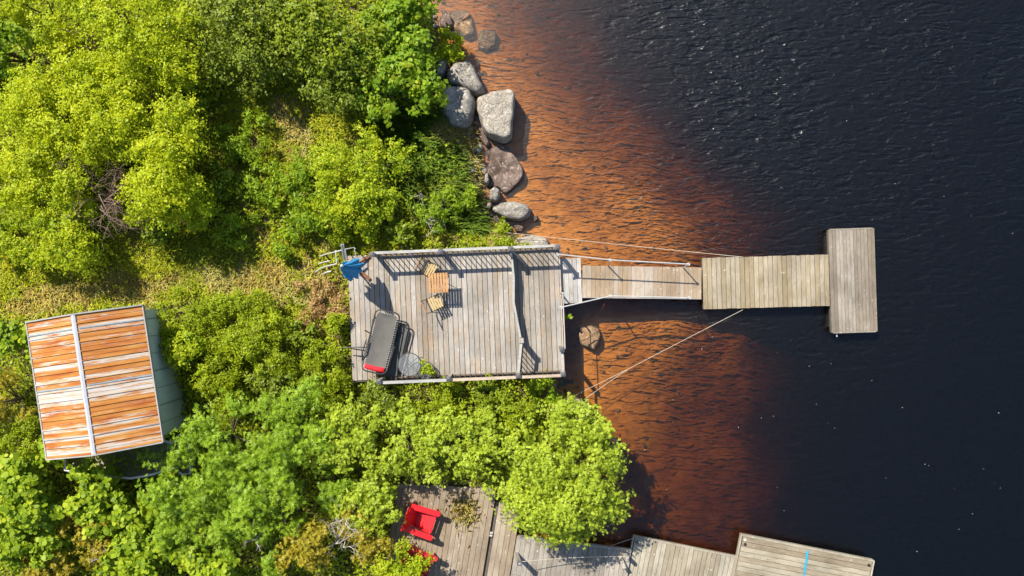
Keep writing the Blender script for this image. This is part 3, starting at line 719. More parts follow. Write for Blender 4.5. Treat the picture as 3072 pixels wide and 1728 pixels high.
# ---------------------------------------------------------------- deck furniture
# bistro table
tx, ty = W(1315.5, 848.5, DZ + .70)
tb = thing('bistro_table', 'small square orange wood slatted folding table on the deck', 'table', (tx, ty, DZ), math.radians(2.5))
for k in range(7):
    q = MB(); u = -.275 + k * .0785 + .002; q.box(u, u + .060, -.275, .275, .685, .703); q.build('tabletop_slat', M['acacia'], tb)
q = MB(); q.box(-.27, .27, -.22, -.18, .66, .684); q.box(-.27, .27, .18, .22, .66, .684); q.build('cleat', M['acacia'], tb)
for s in (-1, 1):
    q = MB(); q.tube([(-.24, s * .24, .66), (.25, s * .24, .01), (.25, s * .20, .01)], .009); q.tube([(.24, s * .21, .66), (-.25, s * .21, .01)], .009); q.build('leg', M['steel'], tb)
for X_ in (-.25, .25):
    q = MB(); q.tube([(X_, -.24, .012), (X_, .24, .012)], .009); q.build('foot_bar', M['steel'], tb)
def bistro_chair(label, px, py, rz):
    x, y = W(px, py, DZ + .45)
    t = thing('folding_chair', label, 'chair', (x, y, DZ), rz, 'slatted folding chairs on the deck')
    for k in range(5):       # seat slats run across
        q = MB(); u = -.17 + k * .070; q.box(u, u + .050, -.185, .185, .44, .455); q.build('seat_slat', M['yellow_slat'], t)
    for k, (zz, dx) in enumerate(((.66, -.055), (.77, -.085))):
        q = MB(); q.bar((-.25 + dx, -.19, zz), (-.25 + dx, .19, zz), .014, .07); q.build('back_slat', M['acacia'], t)
    for s in (-1, 1):
        q = MB(); q.tube([(-.335, s * .19, .81), (-.20, s * .19, .44), (.22, s * .20, .01)], .010); q.build('frame_leg', M['steel'], t)
        q = MB(); q.tube([(.18, s * .17, .43), (-.27, s * .18, .01)], .010); q.build('frame_leg', M['steel'], t)
    q = MB(); q.tube([(.20, -.2, .04), (.20, .2, .04)], .009); q.tube([(-.25, -.18, .04), (-.25, .18, .04)], .009); q.build('stretcher', M['steel'], t)
bistro_chair('yellow slatted folding chair between the orange table and the north railing', 1288, 808, math.radians(-28))
bistro_chair('yellow slatted folding chair on the open deck side of the orange table', 1307, 907.5, math.radians(25))

# sling recliner
def rounded(w, l, r, n=6):
    pts = []
    for (cx_, cy_, a0) in ((w - r, l - r, 0), (-w + r, l - r, 90), (-w + r, -l + r, 180), (w - r, -l + r, 270)):
        for k in range(n + 1):
            a_ = math.radians(a0 + 90 * k / n); pts.append((cx_ + r * math.cos(a_), cy_ + r * math.sin(a_)))
    return pts
def dens(p, step=.12):
    o = []
    for i in range(len(p)):
        a_, b_ = Vector(p[i]), Vector(p[(i + 1) % len(p)]); n = max(1, int((b_ - a_).length / step))
        o += [tuple(a_.lerp(b_, k / n)) for k in range(n)]
    return o
def recliner(label, px, py, zmid, prof, w, l, rz, full, sl):
    x, y = W(px, py, DZ + zmid)
    t = thing('reclining_lounger', label, 'lounger', (x, y, DZ), rz, 'sling loungers on the deck')
    loop = dens(rounded(w, l, .15))
    q = MB(); q.tube([(a_, b_, prof(b_)) for a_, b_ in loop], .021, 8, True); q.build('frame', M['steel'], t, True)
    iw, il = w - .055, l - .085
    vs, fs = [], []; n1_, n2_ = 9, 24
    for j in range(n2_):
        b_ = -il + 2 * il * j / (n2_ - 1)
        for i in range(n1_):
            s = -1 + 2 * i / (n1_ - 1); edge = max(0, abs(b_) - il + .10) / .10
            a_ = s * (iw - .05 * edge ** 2); vs.append((a_, b_, prof(b_) - .05 * (1 - s * s) * (1 - edge) - .004 + .006 * math.sin(b_ * 21 + s * 5) * abs(s)))
    for j in range(n2_ - 1):
        for i in range(n1_ - 1): fs.append((j * n1_ + i, j * n1_ + i + 1, (j + 1) * n1_ + i + 1, (j + 1) * n1_ + i))
    q = MB(); q.add(vs, fs); q.build('sling', sl, t, True)
    q = MB()
    for b_ in np.linspace(-il + .1, il - .1, 22):
        for s in (-1, 1): q.tube([(s * (iw - .012), b_, prof(b_) + .004), (s * (w - .012), b_ + .035, prof(b_) + .012)], .004, 4)
    for a_ in np.linspace(-iw + .1, iw - .1, 9): q.tube([(a_, il - .01, prof(il)), (a_ + .03, l - .01, prof(l) + .012)], .004, 4)
    if full: q.build('lacing', M['white_pipe'], t)
    if full:
        for s in (-1, 1):
            q = MB(); q.tube([(s * (w + .02), .55, prof(.5)), (s * (w + .03), .1, .05), (s * (w + .03), -.55, .02)], .014); q.build('leg', M['steel'], t)
            q = MB(); q.tube([(s * (w + .02), -.55, prof(-.5)), (s * (w + .04), -.1, .3), (s * (w + .03), .62, .02)], .014); q.build('leg', M['steel'], t)
            q = MB(); q.tube([(s * (w + .03), -.62, prof(-.62) + .02), (s * (w + .06), -.35, prof(-.4) + .20), (s * (w + .05), -.02, prof(0) + .16)], .018); q.build('armrest', M['black'], t)
        q = MB(); q.tube([(-w - .02, -.25, .50), (-w - .66, -.40, .42), (-w - .02, -.36, .36)], [.022, .014, .022], 6); q.build('side_tray_arm', M['steel'], t)
        q = MB(); q.tube([(-w, .15, .40), (-w - .18, .20, .40)], .02, 6); q.build('lock_lever', M['steel'], t)
        vs, fs = [], []
        for j in range(7):
            for i in range(13):
                s = -1 + 2 * i / 12; v_ = -1 + 2 * j / 6
                vs.append((s * (w - .07), -l + .11 + v_ * .068 + .02 * s * s, prof(-l + .1) + .012 + .055 * math.sqrt(max(0, 1 - s ** 4)) * math.sqrt(max(0, 1 - v_ * v_))))
        for j in range(6):
            for i in range(12): fs.append((j * 13 + i, j * 13 + i + 1, (j + 1) * 13 + i + 1, (j + 1) * 13 + i))
        q = MB(); q.add(vs, fs); q.build('head_pillow', M['red_pad'], t, True)
        q = MB(); q.tube([(.1, -l + .02, .35), (.05, -l - .12, .1), (.3, -l - .3, .03)], .018); q.build('rear_leg', M['steel'], t)
    return t
lz = math.radians(-13.0)
recliner('grey sling reclining lounger with a red head pillow', 1143, 1025, .50, lambda b: .45 + (.22 * ((-b - .1) / .8) ** 1.4 if b < -.1 else -.02 * b), .348, .87, lz, True, M['sling'])
recliner('dark sling lounger lying low beneath the lounger with the red pillow', 1181, 1052, .16, lambda b: .17 + (.05 * b), .315, .80, lz, False, M['sling_dark'])
# round glass tables
def glass_table(label, px, py, h, r):
    x, y = W(px, py, DZ + h)
    t = thing('round_side_table', label, 'table', (x, y, DZ), 0, 'round glass side tables')
    q = MB(); q.disc((0, 0), r - .012, h - .008, h, 40); q.build('glass_top', M['glass'], t)
    q = MB(); q.tube([(r * math.cos(k * math.pi / 20), r * math.sin(k * math.pi / 20), h - .004) for k in range(40)], .012, 6, True); q.build('rim', M['steel'], t)
    for a_ in (40, 130, 220, 310):
        c_, s_ = math.cos(math.radians(a_)), math.sin(math.radians(a_))
        q = MB(); q.tube([(.0 * c_, .0 * s_, h - .03), (r * .9 * c_, r * .9 * s_, h - .022), (r * .8 * c_, r * .8 * s_, .01)], .010); q.build('leg', M['steel'], t)
    return t
t = glass_table('larger round glass side table with a dark crossed frame beside the lounger', 1228, 1093.5, .48, .325)
q = MB(); q.tube([(.27, .18, .48), (.36, .20, .47), (.40, .12, .45), (.33, .02, .40), (.28, -.02, .38)], .012); q.build('handle', M['steel'], t)
glass_table('small low round glass table against the south railing beside the larger one', 1277, 1112, .28, .25)

# folded parasol on its crossed wood base
ux, uy = W(1068, 803, DZ)
um = thing('parasol', 'closed blue patio parasol on a brown crossed wooden base', 'parasol', (ux, uy, DZ), 0)
q = MB(); q.tube([(0, 0, 0.02), (0, 0, 2.10)], .024, 10); q.build('pole', plain('pale pole wood', (.36, .26, .17), .6), um)
for a_ in (42, -40, 138, 222):
    c_, s_ = math.cos(math.radians(a_)), math.sin(math.radians(a_)); q = MB()
    Lb = .52 if a_ in (42, -40) else .44
    q.bar((.04 * c_, .04 * s_, .06), (Lb * c_, Lb * s_, .045), .085, .07); q.build('base_leg', M['brown'], um)
q = MB(); q.tube([(0, 0, .02), (0, 0, .42)], .04, 10); q.build('base_sleeve', M['brown'], um)
vs, fs = [], []; NR, NA = 14, 64
for j in range(NR):
    t_ = j / (NR - 1); zz = 2.06 - 1.14 * t_
    for k in range(NA):
        a_ = 2 * math.pi * k / NA
        fold = .5 + .5 * math.cos(8 * a_ + 1.2 * math.sin(3 * a_)); wid = .035 + .27 * t_ ** .75
        rr = wid * (.70 + .30 * fold ** .8) + .02 * math.sin(5 * a_ + 2 * t_)
        flare = 1 + .18 * math.sin(a_ * 2 + .6) * t_
        hem = (.08 * math.cos(8 * a_) + .06 * math.sin(3 * a_)) * (t_ > .9)
        tw = a_ + .5 * t_
        vs.append((rr * flare * math.cos(tw) + .09 * t_, rr * flare * math.sin(tw) - .07 * t_, zz - hem))
for j in range(NR - 1):
    for k in range(NA): fs.append((j * NA + k, (j + 1) * NA + k, (j + 1) * NA + (k + 1) % NA, j * NA + (k + 1) % NA))
q = MB(); q.add(vs, fs); q.build('canopy', M['blue'], um, True)
q = MB(); q.tube([(0, 0, 2.04), (0, 0, 2.12), (0, 0, 2.16)], [.04, .035, .012], 10, False); q.build('finial', M['white'], um)
for k in range(8):
    a_ = 2 * math.pi * k / 8 + .35; q = MB(); q.tube([(.04 * math.cos(a_), .04 * math.sin(a_), 1.98), (.10 * math.cos(a_) + .05, .10 * math.sin(a_) - .03, 1.12)], .007, 5); q.build('rib', M['steel'], um)

# grey pipe and ladder frame standing at the deck corner
fx, fy = W(1005, 790, 1.3)
rk = thing('pipe_frame', 'pale grey pipe and timber frame standing in the grass at the deck corner', 'frame', (0, 0, 0))
def C1(px, py, z): return P3(930 + px / 8.52, 710 + py / 8.52, z + .28)
for (pa, pb, w_, z_) in (((800, 190), (860, 590), .040, 1.95), ((845, 190), (905, 590), .040, 1.93)):
    q = MB(); q.bar(C1(*pa, z_ ), C1(*pb, z_ - .35), w_, .03); q.build('upright', M['rail'], rk)
for pl, r_ in ((((250, 500, 1.15), (440, 435, 1.3), (640, 390, 1.5), (810, 345, 1.55)), .018), (((900, 320, 1.6), (1130, 275, 1.5), (1185, 560, 1.4), (950, 625, 1.4), (900, 320, 1.6)), .015),
               (((130, 910, 1.15), (290, 800, 1.35), (480, 740, 1.5), (690, 690, 1.6)), .018), (((220, 690, 1.05), (360, 650, 1.15), (520, 615, 1.2)), .016), (((320, 950, 1.0), (440, 905, 1.1), (540, 880, 1.1)), .02),
               (((650, 350, 1.5), (680, 690, 1.55)), .014)):
    q = MB(); q.tube([C1(*p) for p in pl], r_, 7); q.build('pipe', M['white_pipe'], rk)
for pl in (((400, 470, 1.2), (510, 610, .9)), ((460, 770, 1.2), (560, 890, .95))):
    q = MB(); q.bar(C1(*pl[0]), C1(*pl[1]), .05, .03); q.build('tread', M['brown'], rk)
for pl in (((700, 620, 1.5), (700, 610, .8)), ((900, 330, 1.55), (905, 335, .8)), ((1150, 300, 1.5), (1145, 305, .8)), ((260, 500, 1.15), (265, 500, .8))):
    q = MB(); q.tube([C1(*p) for p in pl], .016, 6); q.build('foot', M['white_pipe'], rk)

# red adirondack chairs
def adirondack(label, px, py, zb, rz, mat, sc=1.0):
    x, y = W(px, py, zb + .4)
    t = thing('adirondack_chair', label, 'chair', (x, y, zb), rz, 'red slatted garden chairs')
    t.scale = (.93, .93, .93)
    for k in range(6):   # seat slats, sloping down to the back
        u = .36 - k * .098; zz = .40 - .045 * k * .95
        q = MB(); q.bar((u - .045, -.27, zz), (u - .045, .27, zz), .094, .022, (-.25, 0, 1)); q.build('seat_slat', mat, t)
    for k in range(7):   # fan back
        s = (k - 3) / 3; top = 1.0 - .10 * s * s
        q = MB(); q.bar((-.18, s * .21, .17), (-.50, s * .33, top), .096 + .006 * (1 - abs(s)), .02, (1, 0, .45)); q.build('back_slat', mat, t)
    for (zz, xx, ww) in ((.48, -.325, .56), (.82, -.455, .66)):
        q = MB(); q.bar((xx, -ww / 2, zz), (xx, ww / 2, zz), .05, .03); q.build('back_rail', mat, t)
    for s in (-1, 1):
        q = MB(); q.bar((.40, s * .38, .59), (-.44, s * .35, .585), .165, .026)
        q.disc((.40, s * .38), .0825, .577, .603, 16); q.build('armrest', mat, t)
        q = MB(); q.bar((.33, s * .32, 0), (.33, s * .32, .575), .10, .028, (1, 0, 0)); q.build('front_leg', mat, t)
        q = MB(); q.bar((.36, s * .295, .36), (-.52, s * .295, .04), .028, .20); q.build('side_rail', mat, t)
        q = MB(); q.bar((-.36, s * .33, .12), (-.40, s * .33, .575), .06, .026, (1, 0, 0)); q.build('rear_support', mat, t)
    q = MB(); q.bar((.375, -.30, .36), (.375, .30, .36), .022, .12); q.build('apron', mat, t)
    return t
adirondack('bright red slatted garden chair on the lower deck, open to the sun', 1266, 1561, .952, math.radians(-18), M['red'])
adirondack('dark red slatted garden chair mostly covered by the shrub leaves', 1256, 1690, .952, math.radians(-24), M['red_dark'])

# ---------------------------------------------------------------- boulders
def boulder(name, label, outline, zt, zb, mat, seed, bulge=1.0, rings=None, group=None, amp=.05, src=True):
    r = np.random.default_rng(seed)
    pts = np.array([W(p[0], p[1], zb + (zt - zb) * .6) for p in outline]); n = 44
    seg = np.linalg.norm(np.roll(pts, -1, 0) - pts, axis=1); cum = np.concatenate([[0], np.cumsum(seg)]); t = np.linspace(0, cum[-1], n, endpoint=False)
    cl = np.vstack([pts, pts[:1]]); ring = np.stack([np.interp(t, cum, cl[:, k]) for k in (0, 1)], -1)
    for _ in range(0 if rings else 1): ring = .25 * np.roll(ring, 1, 0) + .5 * ring + .25 * np.roll(ring, -1, 0)
    c_ = ring.mean(0); h_ = zt - zb; vs, fs = [], []
    prof = rings or [(1.06, 0), (1.05, .25), (1.0, .5), (.965, .70), (.90, .85), (.80, .94), (.64, .985), (.42, 1.0), (.2, 1.0)]
    hn = r.random(n) * 2 - 1
    for _ in range(3): hn = .25 * np.roll(hn, 1) + .5 * hn + .25 * np.roll(hn, -1)
    tilt = r.uniform(-.05, .05, 2)
    for k, (s, f_) in enumerate(prof):
        for i in range(n):
            p = c_ + (ring[i] - c_) * s
            wob = _vn(np.array([p[0] * 3.1 + seed]), np.array([p[1] * 3.1]), 21)[0] - .5; w2 = _vn(np.array([p[0] * 9 + seed]), np.array([p[1] * 9 + k * .7]), 22)[0] - .5
            zz = zb + h_ * f_ + (wob * amp * 2.4 + w2 * amp * 1.3 + hn[i] * amp * 1.1) * f_ + tilt[0] * (p[0] - c_[0]) * f_ + tilt[1] * (p[1] - c_[1]) * f_
            dr_ = 1 + w2 * .10
            p = c_ + (p - c_) * dr_
            vs.append((p[0] - c_[0], p[1] - c_[1], zz))
    m_ = len(prof); vs.append((0, 0, sum(v[2] for v in vs[-n:]) / n))
    for k in range(m_ - 1):
        for i in range(n): fs.append((k * n + i, k * n + (i + 1) % n, (k + 1) * n + (i + 1) % n, (k + 1) * n + i))
    for i in range(n): fs.append(((m_ - 1) * n + i, (m_ - 1) * n + (i + 1) % n, m_ * n))
    q = MB(); q.add(vs, fs); o = q.build(name, mat, None, True, (c_[0], c_[1], 0))
    sb = o.modifiers.new('sub', 'SUBSURF'); sb.levels = 1; sb.render_levels = 1
    return tag(o, label, 'rock', group)
GB = 'rocks along the shoreline'
Z6 = lambda L: [(1200 + x / 1.906, y / 1.906) for x, y in L]
flat = [(1.06, 0), (1.04, .4), (1.01, .80), (.985, .92), (.95, .975), (.84, 1.0), (.55, 1.0), (.3, 1.0)]
boulder('boulder', 'pale squarish flat topped boulder standing in the shallows, the largest of the pile', Z6([(440, 570), (560, 530), (645, 528), (660, 545), (650, 640), (635, 790), (600, 812), (510, 785), (480, 740), (445, 650)]), .78, -.5, M['rock_pale'], 1, rings=flat, group=GB, amp=.035)
boulder('boulder', 'grey rounded boulder with a pale sunlit lower edge under the overhanging green branch', Z6([(262, 420), (300, 370), (385, 345), (430, 385), (455, 460), (492, 525), (465, 552), (400, 540), (340, 505), (262, 480)]), .75, -.3, M['rock'], 2, group=GB)
boulder('boulder', 'dark grey rounded boulder between the grass bank and the pale square boulder', Z6([(232, 520), (300, 487), (370, 495), (415, 530), (430, 600), (418, 670), (385, 735), (300, 740), (225, 640)]), .85, -.2, M['rock'], 3, group=GB)
boulder('boulder', 'small grey boulder half under the green branch at the top of the pile', Z6([(215, 360), (250, 335), (270, 355), (268, 410), (245, 445), (210, 440)]), .7, -.1, M['rock'], 4, group=GB)
boulder('boulder', 'low wet mottled brown rock shelf below the pale square boulder', Z6([(515, 850), (580, 832), (630, 860), (655, 890), (690, 940), (710, 1000), (680, 1050), (640, 1090), (600, 1120), (560, 1070), (500, 1080), (480, 1000), (510, 930)]), .13, -.4, M['rock_wet'], 5, rings=flat, group=GB, amp=.06)
boulder('boulder', 'small rounded grey boulder standing at the foot of the grass bank', Z6([(512, 1090), (540, 1065), (570, 1085), (572, 1130), (550, 1158), (515, 1150)]), .55, -.1, M['rock'], 6, group=GB, amp=.02)
boulder('boulder', 'oval grey boulder lying at the waterline just above the deck', Z6([(518, 1190), (580, 1158), (650, 1150), (720, 1165), (755, 1200), (740, 1240), (690, 1265), (610, 1255), (540, 1220)]), .48, -.2, M['rock'], 7, group=GB, amp=.03)
boulder('boulder', 'small dark wet rock in the shallows beside the oval boulder', Z6([(650, 1290), (690, 1278), (715, 1300), (700, 1330), (660, 1330)]), .12, -.3, M['rock_wet'], 8, group=GB, amp=.02)
boulder('boulder', 'small dark wet rock touching the right end of the oval boulder', Z6([(757, 1240), (785, 1230), (790, 1260), (765, 1275)]), .10, -.3, M['rock_wet'], 9, group=GB, amp=.02)
boulder('boulder', 'flat dark rock wedged under the pale square boulder', Z6([(440, 720), (470, 730), (500, 790), (520, 830), (500, 850), (455, 800)]), .25, -.3, M['rock_wet'], 10, group=GB, amp=.03)
boulder('boulder', 'flat beige stone slab beside the north railing near the shore', [(1545, 716), (1600, 706), (1640, 716), (1645, 735), (1600, 742), (1550, 738)], .40, -.2, M['rock_pale'], 13, rings=flat, group=GB, amp=.02)
boulder('boulder', 'sloping grey boulder at the water edge beside the pale conifer', [(1700, 1205), (1740, 1196), (1768, 1215), (1776, 1250), (1760, 1290), (1725, 1292), (1695, 1260)], .62, -.5, M['rock_pale'], 14, group=GB)
boulder('boulder', 'brown stained boulder standing in the water beside the deck shadow', [(1733, 1000), (1742, 980), (1775, 974), (1800, 985), (1801, 1010), (1792, 1038), (1780, 1052), (1755, 1042), (1735, 1030)], .20, -.6, M['rock_brown'], 15, group=GB, amp=.05)
boulder('boulder', 'submerged orange brown boulder in the shallows at the top edge', Z6([(262, 100), (300, 60), (370, 48), (410, 80), (420, 130), (428, 200), (380, 225), (320, 200), (270, 160)]), .02, -.5, M['rock_brown'], 16, group=GB, amp=.10)
boulder('boulder', 'submerged blocky orange rock right of the overhanging branch', Z6([(445, 190), (490, 172), (550, 180), (545, 260), (500, 290), (448, 285)]), -.12, -.6, M['rock_brown'], 17, group=GB, rings=flat, amp=.05)
for kk, (L_, z_, lab) in enumerate(((((225, 100), (260, 75), (300, 100), (310, 150), (270, 175), (228, 160)), .22, 'small dark wet rock beside the top submerged boulder under the leaves'),
                                    (((485, 1000), (505, 985), (512, 1040), (500, 1062), (482, 1050)), .45, 'small grey stone at the foot of the bank left of the wet rock shelf'),
                                    (((500, 1165), (520, 1160), (528, 1180), (510, 1200), (495, 1190)), .40, 'small grey stone between the oval boulder and the grass bank'))):
    boulder('boulder', lab, Z6(L_), z_, -.2, M['rock_wet'] if kk == 0 else M['rock'], 30 + kk, group=GB, amp=.02)
# ---------------------------------------------------------------- vegetation
def unit(a): return a / np.maximum(np.linalg.norm(a, axis=-1, keepdims=True), 1e-9)
def leaf_quads(P, N, T, L, Wd, fold=.12, droop=.10):
    n = len(P); L = np.broadcast_to(L, (n,))[:, None]; Wd = np.broadcast_to(Wd, (n,))[:, None]
    B = unit(np.cross(N, T)); T = unit(np.cross(B, N))
    base = P - T * L * .5; tip = P + T * L * .5 - N * L * droop
    mid = P - T * L * .05
    l = mid + B * Wd * .5 + N * Wd * fold; r = mid - B * Wd * .5 + N * Wd * fold
    V = np.stack([base, r, tip, l], 1).reshape(-1, 3); F = np.arange(4 * n).reshape(n, 4)
    return V, F
def leaf_hex(P, N, T, L, Wd):
    n = len(P); L = np.broadcast_to(L, (n,))[:, None]; Wd = np.broadcast_to(Wd, (n,))[:, None]
    B = unit(np.cross(N, T)); T = unit(np.cross(B, N))
    V = np.stack([P + T * L * a + B * Wd * b - N * L * .25 * a * a for a, b in ((-.5, 0), (-.2, -.5), (.25, -.42), (.5, 0), (.25, .42), (-.2, .5))], 1).reshape(-1, 3)
    return V, np.arange(6 * n).reshape(n, 6)
def sprigs(P, N, T, L, Wd, rng):
    """each sprig: a leader and two pairs of side shoots, all narrow blades"""
    n = len(P); B = unit(np.cross(N, T)); T = unit(np.cross(B, N)); L = np.broadcast_to(L, (n,))
    Ps, Ns, Ts, Ls = [], [], [], []
    for (o, a, l) in ((0, 0, 1.0), (-.15, 50, .6), (-.15, -50, .6), (.12, 42, .42), (.12, -42, .42)):
        d = unit(T * math.cos(math.radians(a)) + B * math.sin(math.radians(a)) + rng.normal(0, .12, (n, 3)))
        Ps.append(P + T * (L * o)[:, None] + d * (L * l * .5 * (1 if a else 0))[:, None]); Ns.append(N); Ts.append(d); Ls.append(L * l)
    return leaf_quads(np.vstack(Ps), np.vstack(Ns), np.vstack(Ts), np.concatenate(Ls), Wd, .05, .05)

def lobes_of(rng, r, h, base, nl, squash):
    """lobe centres over a dome of radius r and height h above base; returns (x, y, z, lobe radius)"""
    out = []
    for k in range(nl):
        a = rng.uniform(0, 2 * math.pi); d = r * math.sqrt(rng.uniform(0, 1)) * .84 if k else 0
        dome = math.sqrt(max(0, 1 - (d / (r * 1.05)) ** 2))
        z = base + h * (.30 + .52 * dome * squash) + rng.uniform(-.10, .12) * h
        out.append((d * math.cos(a), d * math.sin(a), z, r * rng.uniform(.20, .36)))
    return out
KINDS_ = {   # leaf material, leaf kind, length, width, leaves per m2, lobes per m2, upright bias
    'yellow': ('lf_yellow', 'q', .074, .046, 2000, 3.2, .55), 'yel2': ('lf_yel2', 'q', .078, .044, 1600, 3.4, .55),
    'olive': ('lf_olive', 'q', .085, .055, 1050, 3.6, .5), 'dark': ('lf_dark', 'q', .10, .065, 1000, 3.0, .5),
    'bright': ('lf_bright', 'q', .13, .095, 900, 3.4, .6), 'herb': ('lf_herb', 'q', .13, .035, 900, 4.5, .35),
    'small': ('lf_small', 'q', .065, .038, 2100, 4.2, .5), 'round': ('lf_round', 'h', .135, .12, 620, 3.2, .6),
    'fir': ('lf_fir', 's', .17, .021, 480, 4.0, .35), 'larch': ('lf_larch', 's', .12, .024, 900, 4.4, .4),
    'juniper': ('lf_juniper', 's', .12, .022, 800, 5.0, .3), 'rust': ('lf_rust', 'q', .11, .03, 900, 5.0, .3)}
def plant(name, kind, px, py, r, h, label, cat, group, seed, under=.75, sq=1.0, stretch=(1, 1, 0), dens=1.0):
    mat, lk, L, Wl, dn, ld_, upb = KINDS_[kind]
    rng = np.random.default_rng(seed)
    x, y = Q(px, py, 1.0 + h * .6); x2, y2 = x, y
    zg = max(gz(x, y), .03)
    t = thing(name, label, cat, (x, y, zg), 0, group)
    nl = max(7, int(math.pi * r * r * ld_)); lob = np.array(lobes_of(rng, r, h, 0, nl, sq))
    ca, sa = math.cos(math.radians(stretch[2])), math.sin(math.radians(stretch[2]))
    lx, ly = lob[:, 0] * stretch[0], lob[:, 1] * stretch[1]; lob[:, 0], lob[:, 1] = lx * ca - ly * sa, lx * sa + ly * ca
    lob[:, 3] = np.minimum(lob[:, 3], .48)
    n = int(math.pi * r * r * dn * dens * stretch[0] * stretch[1])
    # clump directions on each lobe give twig ends
    kcl = 13; cd = rng.normal(0, 1, (nl, kcl, 3)); cd[..., 2] = np.abs(cd[..., 2]) * .9 - .25; cd = unit(cd)
    tl = rng.uniform(.55, 1.42, (nl, kcl))
    w = lob[:, 3] ** 2; li = rng.choice(nl, n, p=w / w.sum()); ci = rng.integers(0, kcl, n)
    tt = .25 + .85 * rng.random(n) ** .75
    D = unit(cd[li, ci] + rng.normal(0, .10, (n, 3)))
    rad = lob[li, 3] * tl[li, ci] * tt
    P = lob[li, :3] + D * rad[:, None] * np.array([1, 1, .8]) + rng.normal(0, .032, (n, 3)) * (.6 + lob[li, 3:4] * 2)
    P[:, 2] -= .25 * (rad ** 2)
    # some leaves hang lower inside
    low = rng.random(n) < (1 - under); P[low, 2] *= rng.uniform(.35, .9, low.sum())
    P[:, 2] = np.maximum(P[:, 2], .03)
    N = unit(D * .55 + np.array([0, 0, upb + .15]) + rng.normal(0, .42, (n, 3)))
    T = unit(D * np.array([1, 1, .3]) + rng.normal(0, .75, (n, 3)))
    sc = rng.uniform(.6, 1.1, n) + .5 * rng.random(n) ** 4
    if lk == 'q': V, F = leaf_quads(P, N, T, L * sc, Wl * sc)
    elif lk == 'h': V, F = leaf_hex(P, N, T, L * sc, Wl * sc)
    else:
        T = unit(D * np.array([1, 1, .45]) + rng.normal(0, .45, (n, 3))); V, F = sprigs(P, N, T, L * sc, Wl, rng)
    fast_mesh('crown' if cat == 'tree' else 'foliage', V, F, M[mat], t, F.shape[1])
    q = MB(); tr = .035 + .035 * r if cat == 'tree' else .02 + .012 * r
    q.tube([(0, 0, -.1), (.03, .02, h * .25), (lob[0, 0] * .5, lob[0, 1] * .5, h * .5), tuple(lob[0, :3])], [tr, tr * .8, tr * .55, tr * .2], 7)
    for k in range(1, min(nl, 16)):
        c_ = lob[k]; q.tube([(0.02, 0.01, h * .18), (c_[0] * .45, c_[1] * .45, c_[2] * .55), (c_[0], c_[1], c_[2] * .98)], [tr * .45, tr * .3, tr * .10], 5)
    q.build('trunk' if cat == 'tree' else 'stem', M['bark'], t, True)
    return t

